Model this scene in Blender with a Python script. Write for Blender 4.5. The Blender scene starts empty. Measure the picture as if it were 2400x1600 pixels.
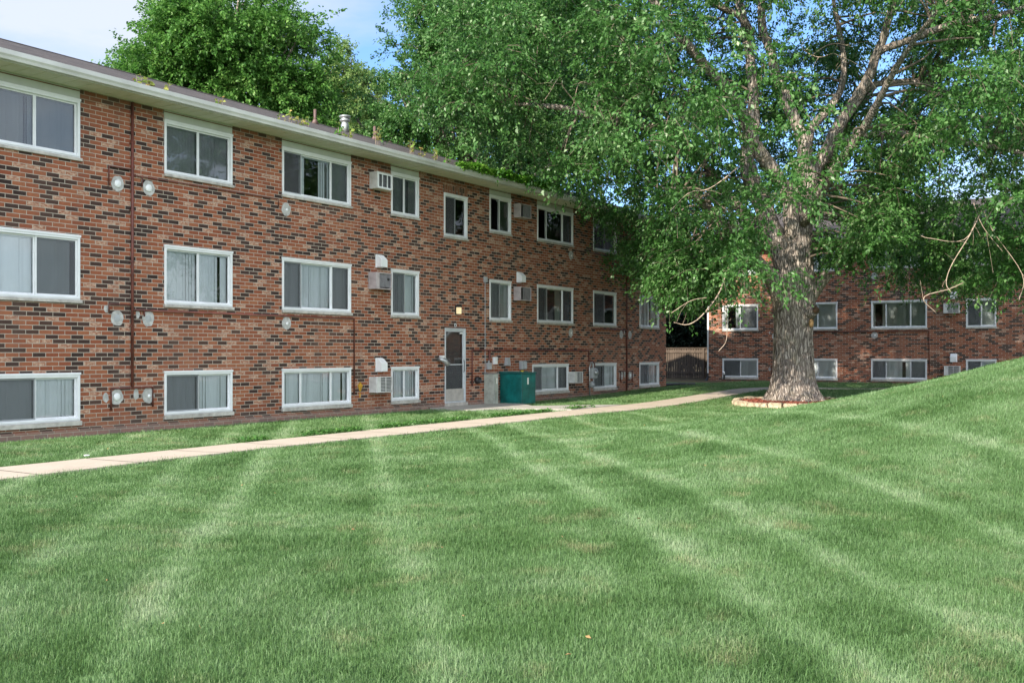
import bpy, math, random
import numpy as np
from mathutils import Vector, Matrix, noise as mnoise
random.seed(7); rng = np.random.default_rng(11)
SC = bpy.context.scene
COL = SC.collection
R = math.radians
EYE = 1.55
RU = (.5424, -.8403)      # camera right, on the ground
FW = (.8403, .5424)       # camera forward, on the ground
def uv2xy(u, v): return (RU[0]*u + FW[0]*v, RU[1]*u + FW[1]*v)

# ------------------------------------------------------------------ materials
def newmat(name):
    m = bpy.data.materials.new(name); m.use_nodes = True
    nt = m.node_tree; b = nt.nodes['Principled BSDF']
    return m, nt, b
class NT:
    def __init__(s, nt): s.nt = nt
    def n(s, t, **k):
        x = s.nt.nodes.new(t)
        for a, b in k.items(): setattr(x, a, b)
        return x
    def l(s, a, b): s.nt.links.new(a, b)
    def m(s, op, a, b=None, c=None):
        x = s.n('ShaderNodeMath', operation=op)
        for i, v in enumerate((a, b, c)):
            if v is None: continue
            if isinstance(v, (int, float)): x.inputs[i].default_value = v
            else: s.l(v, x.inputs[i])
        return x.outputs[0]
    def noise(s, vec, scale, detail=3, rough=.5):
        x = s.n('ShaderNodeTexNoise'); x.inputs['Scale'].default_value = scale
        x.inputs['Detail'].default_value = detail; x.inputs['Roughness'].default_value = rough
        if vec is not None: s.l(vec, x.inputs['Vector'])
        return x.outputs['Fac']
    def ramp(s, fac, stops, interp='LINEAR'):
        x = s.n('ShaderNodeValToRGB'); x.color_ramp.interpolation = interp
        e = x.color_ramp.elements
        while len(e) < len(stops): e.new(.5)
        for i, (p, c) in enumerate(stops):
            e[i].position = p; e[i].color = (*c, 1) if len(c) == 3 else c
        s.l(fac, x.inputs[0]); return x.outputs[0]
    def mix(s, fac, a, b, mode='MIX'):
        x = s.n('ShaderNodeMix', data_type='RGBA', blend_type=mode)
        for v, i in ((fac, 0), (a, 6), (b, 7)):
            if isinstance(v, (int, float)): x.inputs[i].default_value = v
            elif isinstance(v, tuple): x.inputs[i].default_value = (*v, 1)
            else: s.l(v, x.inputs[i])
        return x.outputs[2]
    def bump(s, h, strength, dist, b):
        x = s.n('ShaderNodeBump'); x.inputs['Strength'].default_value = strength
        x.inputs['Distance'].default_value = dist
        s.l(h, x.inputs['Height']); s.l(x.outputs[0], b.inputs['Normal'])
    def mapping(s, vec, scale):
        x = s.n('ShaderNodeMapping'); x.inputs['Scale'].default_value = scale
        s.l(vec, x.inputs['Vector']); return x.outputs[0]

def plain(name, col, rough=.6, metal=0, var=.12, scale=6, bump=0, spec=.5):
    m, nt, b = newmat(name); t = NT(nt)
    tc = t.n('ShaderNodeTexCoord').outputs['Object']
    f = t.noise(tc, scale, 5, .6)
    c0 = tuple(max(0, x*(1-var*1.6)) for x in col); c1 = tuple(min(1, x*(1+var)) for x in col)
    t.l(t.ramp(f, [(.3, c0), (.65, c1)]), b.inputs['Base Color'])
    b.inputs['Roughness'].default_value = rough; b.inputs['Metallic'].default_value = metal
    b.inputs['Specular IOR Level'].default_value = spec
    if bump: t.bump(t.noise(tc, scale*8, 3), .5, bump, b)
    return m

CH, BL = .08128, .254
def brick_mat(name='brick', soldier=False, pale=False):
    m, nt, b = newmat(name); t = NT(nt)
    tc = t.n('ShaderNodeTexCoord').outputs['Object']
    sp = t.n('ShaderNodeSeparateXYZ'); t.l(tc, sp.inputs[0])
    u = t.m('ADD', sp.outputs[0], sp.outputs[1]); v = sp.outputs[2]
    if soldier: u, v = v, u
    row = t.m('FLOOR', t.m('DIVIDE', v, CH))
    off = t.m('MULTIPLY', t.m('FLOORED_MODULO', row, 2.0), .5)
    # slight irregularity in the position of each head joint
    cr = t.n('ShaderNodeCombineXYZ'); t.l(row, cr.inputs[0])
    wr = t.n('ShaderNodeTexWhiteNoise', noise_dimensions='3D'); t.l(cr.outputs[0], wr.inputs['Vector'])
    off = t.m('ADD', off, t.m('MULTIPLY', wr.outputs['Value'], .09))
    uu = t.m('ADD', t.m('DIVIDE', u, BL), off)
    col = t.m('FLOOR', uu)
    fu = t.m('MULTIPLY', t.m('SUBTRACT', uu, col), BL)
    fv = t.m('MULTIPLY', t.m('FRACT', t.m('DIVIDE', v, CH)), CH)
    g = .0115
    mu = t.m('LESS_THAN', fu, g); mv = t.m('LESS_THAN', fv, g)
    mort = t.m('MAXIMUM', mu, mv)
    cc = t.n('ShaderNodeCombineXYZ'); t.l(col, cc.inputs[0]); t.l(row, cc.inputs[1])
    wn = t.n('ShaderNodeTexWhiteNoise', noise_dimensions='3D'); t.l(cc.outputs[0], wn.inputs['Vector'])
    cc2 = t.n('ShaderNodeCombineXYZ'); t.l(col, cc2.inputs[1]); t.l(row, cc2.inputs[0]); cc2.inputs[2].default_value = 5.3
    wn2 = t.n('ShaderNodeTexWhiteNoise', noise_dimensions='3D'); t.l(cc2.outputs[0], wn2.inputs['Vector'])
    fn = t.noise(t.mapping(tc, (14, 14, 34)), 1.0, 4, .65)
    big = t.noise(tc, .35, 3)
    red = t.mix(wn2.outputs['Value'], (.235, .070, .036), (.315, .118, .060))
    dark = t.mix(wn2.outputs['Value'], (.036, .023, .020), (.070, .040, .032))
    tanb = t.mix(t.ramp(fn, [(.4, (0, 0, 0)), (.6, (1, 1, 1))]), (.30, .11, .06), (.48, .33, .24))
    par = t.m('LESS_THAN', t.m('FLOORED_MODULO', t.m('ADD', col, t.m('MULTIPLY', row, 2.0)), 3.0), .5)
    is_dark = t.m('LESS_THAN', wn.outputs['Value'], t.m('ADD', .15, t.m('MULTIPLY', par, .43)))
    is_tan = t.m('GREATER_THAN', wn.outputs['Value'], .885)
    c = t.mix(is_dark, red, dark); c = t.mix(is_tan, c, tanb)
    c = t.mix(.35, c, t.mix(fn, (.0, .0, .0), (1, 1, 1)), 'OVERLAY')
    if pale: c = t.mix(.6, c, (.34, .22, .19))
    c = t.mix(t.m('MULTIPLY', t.ramp(big, [(.45, (0, 0, 0)), (.75, (1, 1, 1))]), .14), c, (.40, .22, .15))
    mc = t.mix(t.noise(tc, 9, 3), (.38, .33, .27), (.54, .48, .40))
    c = t.mix(mort, c, mc)
    # soot and algae on the lowest courses
    low = t.ramp(t.m('ADD', v, t.m('MULTIPLY', t.noise(tc, 1.7, 4), .5)), [(.25, (1, 1, 1)), (.62, (0, 0, 0))])
    c = t.mix(t.m('MULTIPLY', low, .45), c, (.17, .125, .105))
    streak = t.ramp(t.noise(t.mapping(tc, (2.6, 2.6, .22)), 1.0, 5, .6), [(.50, (0, 0, 0)), (.72, (1, 1, 1))])
    c = t.mix(t.m('MULTIPLY', streak, .30), c, (.13, .095, .08))
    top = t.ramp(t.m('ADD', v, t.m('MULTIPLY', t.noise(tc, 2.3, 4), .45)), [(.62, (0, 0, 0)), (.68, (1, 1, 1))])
    eave_shade = t.m('MULTIPLY', t.m('GREATER_THAN', t.m('ADD', v, t.m('MULTIPLY', t.noise(tc, 2.3, 4), .35)), 6.42), .35)  # shade under the soffit painted onto the top courses
    c = t.mix(eave_shade, c, (.10, .065, .04))
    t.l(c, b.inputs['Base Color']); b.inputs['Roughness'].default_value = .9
    b.inputs['Specular IOR Level'].default_value = .25
    h = t.m('ADD', t.m('MULTIPLY', t.m('SUBTRACT', 1.0, mort), 1.0), t.m('MULTIPLY', fn, .25))
    t.bump(h, .8, .006, b)
    return m

def foliage_mat(name, ca, cb, cc, trans=.35, rough=.5, spec=.4):
    m, nt, b = newmat(name); t = NT(nt)
    at = t.n('ShaderNodeAttribute', attribute_name='tint')
    c = t.ramp(at.outputs['Fac'], [(0, ca), (.55, cb), (1, cc)])
    t.l(c, b.inputs['Base Color']); b.inputs['Roughness'].default_value = rough
    b.inputs['Specular IOR Level'].default_value = spec
    tr = t.n('ShaderNodeBsdfTranslucent'); t.l(t.mix(.5, c, (.9, 1, .25), 'MULTIPLY'), tr.inputs[0])
    t.l(c, tr.inputs[0])
    ms = t.n('ShaderNodeMixShader'); ms.inputs[0].default_value = trans
    out = nt.nodes['Material Output']
    t.l(b.outputs[0], ms.inputs[1]); t.l(tr.outputs[0], ms.inputs[2]); t.l(ms.outputs[0], out.inputs[0])
    return m

def bark_mat():
    m, nt, b = newmat('bark'); t = NT(nt)
    tc = t.n('ShaderNodeTexCoord').outputs['Object']
    wob = t.n('ShaderNodeTexNoise'); wob.inputs['Scale'].default_value = 1.3; t.l(tc, wob.inputs['Vector'])
    vm = t.n('ShaderNodeVectorMath', operation='MULTIPLY_ADD'); vm.inputs[1].default_value = (.35, .35, .35)
    t.l(wob.outputs['Color'], vm.inputs[0]); t.l(tc, vm.inputs[2])
    st = t.mapping(vm.outputs[0], (1, 1, .16))
    vo = t.n('ShaderNodeTexVoronoi', feature='DISTANCE_TO_EDGE'); vo.inputs['Scale'].default_value = 13
    t.l(st, vo.inputs['Vector'])
    ridge = t.ramp(vo.outputs['Distance'], [(.0, (0, 0, 0)), (.22, (1, 1, 1))])
    fine = t.noise(t.mapping(vm.outputs[0], (1, 1, .3)), 30, 5, .7)
    c = t.ramp(fine, [(.3, (.24, .205, .175)), (.55, (.42, .37, .325)), (.8, (.60, .545, .48))])
    c = t.mix(ridge, t.mix(.75, c, (.085, .065, .055)), c)
    c = t.mix(t.ramp(t.noise(tc, 2.2, 4), [(.5, (0, 0, 0)), (.7, (.35, .35, .35))]), c, (.27, .25, .16))
    t.l(c, b.inputs['Base Color']); b.inputs['Roughness'].default_value = .95
    b.inputs['Specular IOR Level'].default_value = .15
    t.bump(t.m('ADD', ridge, t.m('MULTIPLY', fine, .6)), 1.0, .035, b)
    return m

LINES = [3.9, 2.2, 1.2, -.45, -2.5, -3.5, -5.3, -7.3]
def stripe_pts():
    out = []
    for i, c in enumerate(sorted(LINES)): out += [(c-.26, .25), (c-.0, 1 if i % 2 else .85), (c+.26, .0), (c+.70, .25)]
    return out
def stripe_stops(): return [((c+12)/18, (v, v, v)) for c, v in stripe_pts()]
def stripes_nodes(t, pos):
    "mowing stripes: bands across the mower's path"
    sp = t.n('ShaderNodeSeparateXYZ'); t.l(pos, sp.inputs[0])
    c = t.m('ADD', t.m('MULTIPLY', sp.outputs[0], -.677), t.m('MULTIPLY', sp.outputs[1], .753))
    wob = t.noise(pos, .22, 3)
    c = t.m('ADD', c, t.m('MULTIPLY', t.m('SUBTRACT', wob, .5), .35))
    s = t.ramp(t.m('DIVIDE', t.m('ADD', c, 12.0), 18.0), stripe_stops())
    sx = t.n('ShaderNodeSeparateColor'); t.l(s, sx.inputs[0]); return t.m('SUBTRACT', t.m('MULTIPLY', sx.outputs[0], 2.0), .75)

def lawn_color(t, pos, tint=None):
    s = stripes_nodes(t, pos)
    n1 = t.noise(pos, .8, 5, .62); n2 = t.noise(pos, 3.6, 4, .6); n3 = t.noise(pos, .3, 3)
    f = t.m('ADD', t.m('MULTIPLY', s, .105), t.m('ADD', t.m('MULTIPLY', n1, 1.0), t.m('MULTIPLY', n2, .35)))  # stripe term paints the sheen of bent blades into the colour
    if tint is not None: f = t.m('ADD', f, t.m('MULTIPLY', t.m('SUBTRACT', tint, .5), .36))
    f = t.m('SUBTRACT', f, .14)
    c = t.ramp(f, [(.16, (.040, .100, .024)), (.40, (.100, .200, .062)), (.62, (.168, .288, .118)), (.90, (.33, .42, .25))])
    dry = t.ramp(t.m('ADD', t.noise(pos, 1.7, 5, .7), t.m('MULTIPLY', n3, .3)), [(.70, (0, 0, 0)), (.86, (1, 1, 1))])
    if tint is not None: dry = t.m('MULTIPLY', dry, t.m('GREATER_THAN', tint, .35))
    c = t.mix(t.m('MULTIPLY', dry, .6), c, (.36, .34, .19))
    return c, n2

def grass_mat(name, blades):
    m, nt, b = newmat(name); t = NT(nt)
    pos = t.n('ShaderNodeNewGeometry').outputs['Position']
    tint = t.n('ShaderNodeAttribute', attribute_name='tint').outputs['Fac'] if blades else None
    c, n2 = lawn_color(t, pos, tint)
    if blades:
        t.l(c, b.inputs['Base Color'])
        b.inputs['Roughness'].default_value = .5; b.inputs['Specular IOR Level'].default_value = .32
        tr = t.n('ShaderNodeBsdfTranslucent'); t.l(c, tr.inputs[0])
        ms = t.n('ShaderNodeMixShader'); ms.inputs[0].default_value = .3
        t.l(b.outputs[0], ms.inputs[1]); t.l(tr.outputs[0], ms.inputs[2])
        t.l(ms.outputs[0], nt.nodes['Material Output'].inputs[0])
    else:
        # bare earth by the fence and thin turf close to the walls
        sp = t.n('ShaderNodeSeparateXYZ'); t.l(pos, sp.inputs[0])
        e = t.m('ADD', sp.outputs[0], t.m('MULTIPLY', t.noise(pos, .7, 4), 5))
        e = t.ramp(t.m('DIVIDE', e, 100.0), [(.448, (0, 0, 0)), (.462, (1, 1, 1))])
        c = t.mix(.35, c, (.05, .07, .02))
        c = t.mix(t.m('MULTIPLY', e, .9), c, t.mix(n2, (.09, .065, .04), (.19, .14, .09)))
        t.l(c, b.inputs['Base Color']); b.inputs['Roughness'].default_value = 1
        b.inputs['Specular IOR Level'].default_value = .05
        t.bump(t.noise(pos, 60, 4, .7), 1, .03, b)
    return m

def concrete_mat(name, a, bcol, joint=None):
    m, nt, b = newmat(name); t = NT(nt)
    pos = t.n('ShaderNodeTexCoord').outputs['Object']
    n = t.noise(pos, 2.2, 7, .65); n2 = t.noise(pos, 45, 3, .6)
    c = t.mix(n, a, bcol); c = t.mix(.25, c, t.mix(n2, (.1, .1, .1), (.9, .9, .9)), 'OVERLAY')
    stain = t.ramp(t.noise(pos, .8, 5, .7), [(.55, (0, 0, 0)), (.75, (1, 1, 1))])
    c = t.mix(t.m('MULTIPLY', stain, .35), c, tuple(x*.55 for x in a))
    if joint:
        sp = t.n('ShaderNodeSeparateXYZ'); t.l(pos, sp.inputs[0])
        f = t.m('FRACT', t.m('DIVIDE', sp.outputs[0], joint))
        j = t.m('LESS_THAN', f, .026)
        c = t.mix(j, c, tuple(x*.3 for x in a))
    t.l(c, b.inputs['Base Color']); b.inputs['Roughness'].default_value = .92
    b.inputs['Specular IOR Level'].default_value = .2
    t.bump(n2, .6, .004, b)
    return m

def glass_mat():
    m, nt, b = newmat('window_glass'); t = NT(nt)
    tr = t.n('ShaderNodeBsdfTransparent'); tr.inputs[0].default_value = (.92, .945, .95, 1)
    gl = t.n('ShaderNodeBsdfGlossy'); gl.inputs['Roughness'].default_value = .015
    pos = t.n('ShaderNodeTexCoord').outputs['Object']
    bp = t.n('ShaderNodeBump'); bp.inputs['Strength'].default_value = .45; bp.inputs['Distance'].default_value = .02
    t.l(t.noise(pos, 1.1, 1), bp.inputs['Height']); t.l(bp.outputs[0], gl.inputs['Normal'])
    fr = t.n('ShaderNodeFresnel'); fr.inputs['IOR'].default_value = 1.65
    f = t.m('MINIMUM', t.m('MULTIPLY', fr.outputs[0], 1.5), 1.0)
    ms = t.n('ShaderNodeMixShader'); t.l(f, ms.inputs[0]); t.l(tr.outputs[0], ms.inputs[1]); t.l(gl.outputs[0], ms.inputs[2])
    t.l(ms.outputs[0], nt.nodes['Material Output'].inputs[0]); nt.nodes.remove(b)
    return m
def screen_mat():
    m, nt, b = newmat('insect_screen'); t = NT(nt)
    b.inputs['Base Color'].default_value = (.085, .09, .10, 1); b.inputs['Roughness'].default_value = .7
    tr = t.n('ShaderNodeBsdfTransparent')
    ms = t.n('ShaderNodeMixShader'); ms.inputs[0].default_value = .52
    t.l(tr.outputs[0], ms.inputs[1]); t.l(b.outputs[0], ms.inputs[2])
    t.l(ms.outputs[0], nt.nodes['Material Output'].inputs[0])
    return m
def shingle_mat():
    m, nt, b = newmat('shingles'); t = NT(nt)
    tc = t.n('ShaderNodeTexCoord').outputs['Object']
    sp = t.n('ShaderNodeSeparateXYZ'); t.l(tc, sp.inputs[0])
    row = t.m('FLOOR', t.m('DIVIDE', sp.outputs[1], .14))
    off = t.m('MULTIPLY', t.m('FLOORED_MODULO', row, 2.0), .5)
    uu = t.m('ADD', t.m('DIVIDE', sp.outputs[0], .3), off); col = t.m('FLOOR', uu)
    cc = t.n('ShaderNodeCombineXYZ'); t.l(col, cc.inputs[0]); t.l(row, cc.inputs[1])
    wn = t.n('ShaderNodeTexWhiteNoise', noise_dimensions='3D'); t.l(cc.outputs[0], wn.inputs['Vector'])
    c = t.mix(wn.outputs['Value'], (.040, .034, .033), (.105, .09, .083))
    c = t.mix(.5, c, t.mix(t.noise(tc, 50, 3), (.1, .1, .1), (.85, .85, .85)), 'OVERLAY')
    e = t.m('LESS_THAN', t.m('FRACT', t.m('DIVIDE', sp.outputs[1], .14)), .1)
    c = t.mix(e, c, (.03, .026, .025))
    t.l(c, b.inputs['Base Color']); b.inputs['Roughness'].default_value = .95
    t.bump(t.m('SUBTRACT', t.m('MULTIPLY', wn.outputs['Value'], .5), e), .8, .01, b)
    return m
def wood_mat(name, ca, cb):
    m, nt, b = newmat(name); t = NT(nt)
    tc = t.n('ShaderNodeTexCoord').outputs['Object']
    sp = t.n('ShaderNodeSeparateXYZ'); t.l(tc, sp.inputs[0])
    cell = t.m('FLOOR', t.m('DIVIDE', t.m('ADD', sp.outputs[0], sp.outputs[1]), .15))
    cx = t.n('ShaderNodeCombineXYZ'); t.l(cell, cx.inputs[0])
    wn = t.n('ShaderNodeTexWhiteNoise', noise_dimensions='3D'); t.l(cx.outputs[0], wn.inputs['Vector'])
    f = t.noise(t.mapping(tc, (14, 14, 1.2)), 2, 5, .65)
    c = t.mix(f, ca, cb); c = t.mix(t.m('MULTIPLY', wn.outputs['Value'], .5), c, tuple(x*.45 for x in ca))
    t.l(c, b.inputs['Base Color']); b.inputs['Roughness'].default_value = .9
    t.bump(f, .5, .01, b)
    return m

M = {}
M['brick'] = brick_mat(); M['soldier'] = brick_mat('soldier_brick', True); M['base'] = brick_mat('base_brick', pale=True)
M['vinyl'] = plain('white_vinyl', (.74, .76, .77), .4, var=.05, scale=3)
M['gutter'] = plain('white_aluminium', (.56, .565, .535), .35, var=.1, scale=1.5)
M['cream'] = plain('cream_soffit', (.62, .61, .50), .55, var=.05, scale=2)
M['board'] = plain('painted_board', (.47, .50, .45), .6, var=.06, scale=3)
M['sill'] = plain('limestone_sill', (.45, .43, .39), .85, var=.2, scale=7, bump=.003)
M['glass'] = glass_mat(); M['screen'] = screen_mat()
M['slat'] = plain('blind_slat', (.80, .85, .88), .6, var=.03, scale=2)
M['slat_cool'] = plain('blind_slat_grey', (.66, .72, .73), .6, var=.05, scale=2)
M['sashgrey'] = plain('grey_sash', (.30, .32, .33), .5, var=.06)
M['shingle'] = shingle_mat()
M['rustpipe'] = plain('brown_painted_pipe', (.13, .040, .030), .55, var=.3, scale=5)
M['caulk'] = plain('rust_line', (.17, .07, .03), .8, var=.3)
M['mortar'] = plain('patch_mortar', (.44, .44, .42), .95, var=.22, scale=9, bump=.01)
M['white'] = plain('white_plastic', (.78, .80, .80), .45, var=.05)
M['acw'] = plain('ac_white_metal', (.58, .58, .56), .45, var=.14, scale=5)
M['acp'] = plain('ac_pinkish_metal', (.42, .37, .37), .55, var=.16, scale=5)
M['acd'] = plain('ac_dark_coil', (.10, .105, .115), .6, var=.3, scale=20)
M['acg'] = plain('ac_grey_coil', (.19, .185, .20), .5, var=.2, scale=9)
M['steel'] = plain('galvanised_steel', (.42, .44, .44), .38, .6, var=.2, scale=8)
M['greymetal'] = plain('grey_enamel', (.36, .38, .39), .5, var=.14, scale=5)
M['cabinet'] = plain('grey_green_cabinet', (.35, .38, .33), .55, var=.2, scale=4)
M['green'] = plain('dark_teal_enamel', (.006, .135, .125), .33, var=.28, scale=3.5)
M['greend'] = plain('dark_teal_lid', (.010, .10, .095), .4, var=.2, scale=3)
M['black'] = plain('black_plastic', (.02, .02, .022), .5)
M['brownmetal'] = plain('brown_vent_pipe', (.12, .075, .065), .6, var=.25)
M['yellow'] = plain('yellow_tag', (.60, .42, .03), .5)
M['foam'] = plain('orange_foam', (.55, .30, .025), .8, var=.35, scale=20, bump=.02)
M['paper'] = plain('paper_label', (.75, .74, .68), .7)
M['door'] = plain('storm_door_aluminium', (.52, .56, .58), .4, var=.08)
M['kick'] = plain('kick_plate', (.40, .38, .345), .5, var=.12)
M['lampglass'] = plain('lamp_glass', (.85, .72, .45), .3)
_b = M['lampglass'].node_tree.nodes['Principled BSDF']
_b.inputs['Emission Color'].default_value = (1, .78, .42, 1); _b.inputs['Emission Strength'].default_value = .25
M['bark'] = bark_mat()
M['darkbark'] = plain('branch_bark', (.15, .12, .09), .95, var=.3, scale=6)
M['twig'] = plain('bare_twig', (.40, .31, .24), .9, var=.25, scale=9)
M['heart'] = plain('exposed_wood', (.10, .055, .03), .9, var=.4, scale=14, bump=.03)
M['heartlight'] = plain('healed_wood', (.42, .25, .11), .9, var=.4, scale=14, bump=.03)
M['leaf'] = foliage_mat('maple_leaf', (.036, .115, .020), (.092, .235, .055), (.27, .42, .18), .42, .42, .55)
M['leaf2'] = foliage_mat('background_maple_leaf', (.040, .125, .018), (.105, .265, .048), (.25, .42, .11), .45, .5)
M['leaf3'] = foliage_mat('pale_tree_leaf', (.11, .20, .06), (.20, .32, .09), (.36, .44, .16), .4, .55)
M['leafd'] = foliage_mat('evergreen_leaf', (.004, .012, .006), (.010, .028, .014), (.03, .07, .05), .15, .5)
M['ivy'] = foliage_mat('roof_seedling_leaf', (.04, .16, .01), (.085, .27, .02), (.20, .38, .06), .4, .5)
M['autumn'] = foliage_mat('dry_seedling_leaf', (.14, .30, .05), (.36, .42, .10), (.50, .34, .13), .35, .6)
M['weed'] = foliage_mat('weed_leaf', (.03, .11, .02), (.065, .18, .035), (.12, .26, .06), .35, .5)
M['lawn'] = grass_mat('lawn_soil', False); M['blade'] = grass_mat('grass_blade', True)
M['path'] = concrete_mat('path_concrete', (.42, .355, .28), (.53, .465, .38), 1.5)
M['pad'] = concrete_mat('pad_concrete', (.33, .32, .29), (.44, .42, .38))
M['stone'] = plain('edging_limestone', (.45, .37, .26), .95, var=.35, scale=7, bump=.02)
M['mulch'] = plain('red_mulch', (.30, .085, .05), .95, var=.45, scale=22, bump=.03)
M['fence'] = wood_mat('weathered_fence', (.085, .062, .045), (.17, .13, .10))
M['room'] = plain('room_wall', (.10, .10, .10), .9)
M['deadleaf'] = plain('fallen_leaf', (.36, .22, .09), .8, var=.4, scale=3)
M['litter'] = plain('white_litter', (.8, .8, .8), .6)

# ------------------------------------------------------------------ mesh helpers
class MB:
    def __init__(s): s.v = []; s.f = []; s.mi = []; s.mats = []
    def _m(s, m):
        if m not in s.mats: s.mats.append(m)
        return s.mats.index(m)
    def face(s, pts, m=None):
        i = len(s.v); s.v += [tuple(p) for p in pts]; s.f.append(tuple(range(i, i+len(pts)))); s.mi.append(s._m(m) if m else 0); return s
    def box(s, x0, x1, y0, y1, z0, z1, m=None, skip=''):
        i = len(s.v)
        s.v += [(x0,y0,z0),(x1,y0,z0),(x1,y1,z0),(x0,y1,z0),(x0,y0,z1),(x1,y0,z1),(x1,y1,z1),(x0,y1,z1)]
        F = {'b':(0,3,2,1),'t':(4,5,6,7),'f':(0,1,5,4),'r':(1,2,6,5),'k':(2,3,7,6),'l':(3,0,4,7)}
        for k, q in F.items():
            if k in skip: continue
            s.f.append(tuple(i+a for a in q)); s.mi.append(s._m(m) if m else 0)
        return s
    def ring(s, x0, x1, y0, y1, z0, z1, wl, wr, wb, wt, m=None):
        s.box(x0, x0+wl, y0, y1, z0, z1, m); s.box(x1-wr, x1, y0, y1, z0, z1, m)
        s.box(x0+wl, x1-wr, y0, y1, z0, z0+wb, m); s.box(x0+wl, x1-wr, y0, y1, z1-wt, z1, m); return s
    def prism(s, prof, x0, x1, axis='x', m=None):
        "extrude a closed (a,b) profile; axis x: (a,b)=(y,z), axis y: (x,z), axis z: (x,y)"
        def P(a, b, c): return {'x': (c, a, b), 'y': (a, c, b), 'z': (a, b, c)}[axis]
        n = len(prof); i = len(s.v)
        s.v += [P(a, b, x0) for a, b in prof] + [P(a, b, x1) for a, b in prof]
        s.f.append(tuple(i+k for k in range(n))[::-1]); s.f.append(tuple(i+n+k for k in range(n)))
        s.mi += [s._m(m) if m else 0]*2
        for k in range(n):
            s.f.append((i+k, i+(k+1) % n, i+n+(k+1) % n, i+n+k)); s.mi.append(s._m(m) if m else 0)
        return s
    def tube(s, pts, rad, n=8, m=None, cap=True, jit=0):
        pts = [Vector(p) for p in pts]
        if not hasattr(rad, '__len__'): rad = [rad]*len(pts)
        t0 = (pts[1]-pts[0]).normalized()
        a = t0.orthogonal().normalized(); prev = t0; i0 = len(s.v)
        for k, p in enumerate(pts):
            t = (pts[min(k+1, len(pts)-1)] - pts[max(k-1, 0)])
            t = t.normalized() if t.length > 1e-9 else prev
            a = (prev.rotation_difference(t) @ a); a = (a - t*a.dot(t)).normalized(); prev = t
            b = t.cross(a)
            for j in range(n):
                th = 2*math.pi*j/n; rr = rad[k]
                if jit: rr *= 1 + jit*(mnoise.noise(Vector((math.cos(th)*1.3, math.sin(th)*1.3, k*.35)) + p*.9))
                s.v.append(tuple(p + a*math.cos(th)*rr + b*math.sin(th)*rr))
        mi = s._m(m) if m else 0
        for k in range(len(pts)-1):
            for j in range(n):
                q = i0+k*n+j; w = i0+k*n+(j+1) % n
                s.f.append((q, w, w+n, q+n)); s.mi.append(mi)
        if cap:
            s.f.append(tuple(i0+j for j in range(n))[::-1]); s.mi.append(mi)
            s.f.append(tuple(i0+(len(pts)-1)*n+j for j in range(n))); s.mi.append(mi)
        return s
    def lathe(s, prof, c=(0, 0, 0), n=16, m=None, axis='z'):
        i0 = len(s.v)
        for r, z in prof:
            for j in range(n):
                th = 2*math.pi*j/n; a, b = r*math.cos(th), r*math.sin(th)
                p = (a, b, z) if axis == 'z' else ((a, z, b) if axis == 'y' else (z, a, b))
                s.v.append((c[0]+p[0], c[1]+p[1], c[2]+p[2]))
        mi = s._m(m) if m else 0
        for k in range(len(prof)-1):
            for j in range(n):
                q = i0+k*n+j; w = i0+k*n+(j+1) % n
                s.f.append((q, w, w+n, q+n)); s.mi.append(mi)
        s.f.append(tuple(i0+j for j in range(n))); s.f.append(tuple(i0+(len(prof)-1)*n+j for j in range(n))); s.mi += [mi, mi]
        return s
    def build(s, name, m, parent=None, smooth=False, bevel=0, recalc=True):
        me = bpy.data.meshes.new(name); me.from_pydata(s.v, [], s.f)
        mats = s.mats if s.mats else [m]
        if s.mats:
            for x in s.mats: me.materials.append(M[x] if isinstance(x, str) else x)
            me.polygons.foreach_set('material_index', s.mi)
        else: me.materials.append(M[m] if isinstance(m, str) else m)
        if recalc:
            import bmesh
            bm = bmesh.new(); bm.from_mesh(me); bmesh.ops.recalc_face_normals(bm, faces=bm.faces); bm.to_mesh(me); bm.free()
        if smooth: me.polygons.foreach_set('use_smooth', [True]*len(me.polygons))
        o = bpy.data.objects.new(name, me); COL.objects.link(o)
        if parent: o.parent = parent
        if bevel:
            b = o.modifiers.new('bevel', 'BEVEL'); b.width = bevel; b.segments = 2; b.limit_method = 'ANGLE'
        return o
def tag(o, label=None, cat=None, group=None, kind=None):
    for k, v in (('label', label), ('category', cat), ('group', group), ('kind', kind)):
        if v: o[k] = v
    return o
def empty(name, loc=(0, 0, 0), rz=0):
    o = bpy.data.objects.new(name, None); o.location = loc; o.rotation_euler = (0, 0, rz); o.empty_display_size = .2
    COL.objects.link(o); return o
def fastmesh(name, V, fsize, F, m, parent=None, tint=None, smooth=False, fsizes=None):
    "numpy mesh: V (n,3), F flat loop indices, all faces of fsize corners or fsizes array"
    me = bpy.data.meshes.new(name)
    me.vertices.add(len(V)); me.vertices.foreach_set('co', np.ascontiguousarray(V, np.float32).ravel())
    F = np.ascontiguousarray(F, np.int32).ravel()
    nf = len(F)//fsize if fsizes is None else len(fsizes)
    me.loops.add(len(F)); me.loops.foreach_set('vertex_index', F)
    me.polygons.add(nf)
    st = np.arange(nf, dtype=np.int32)*fsize if fsizes is None else np.concatenate([[0], np.cumsum(fsizes)[:-1]]).astype(np.int32)
    me.polygons.foreach_set('loop_start', st)
    if smooth: me.polygons.foreach_set('use_smooth', np.ones(nf, bool))
    me.update(calc_edges=True)
    if tint is not None:
        a = me.attributes.new('tint', 'FLOAT', 'FACE'); a.data.foreach_set('value', np.ascontiguousarray(tint, np.float32))
    me.materials.append(M[m]); me.validate()
    o = bpy.data.objects.new(name, me); COL.objects.link(o)
    if parent: o.parent = parent
    return o

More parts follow.
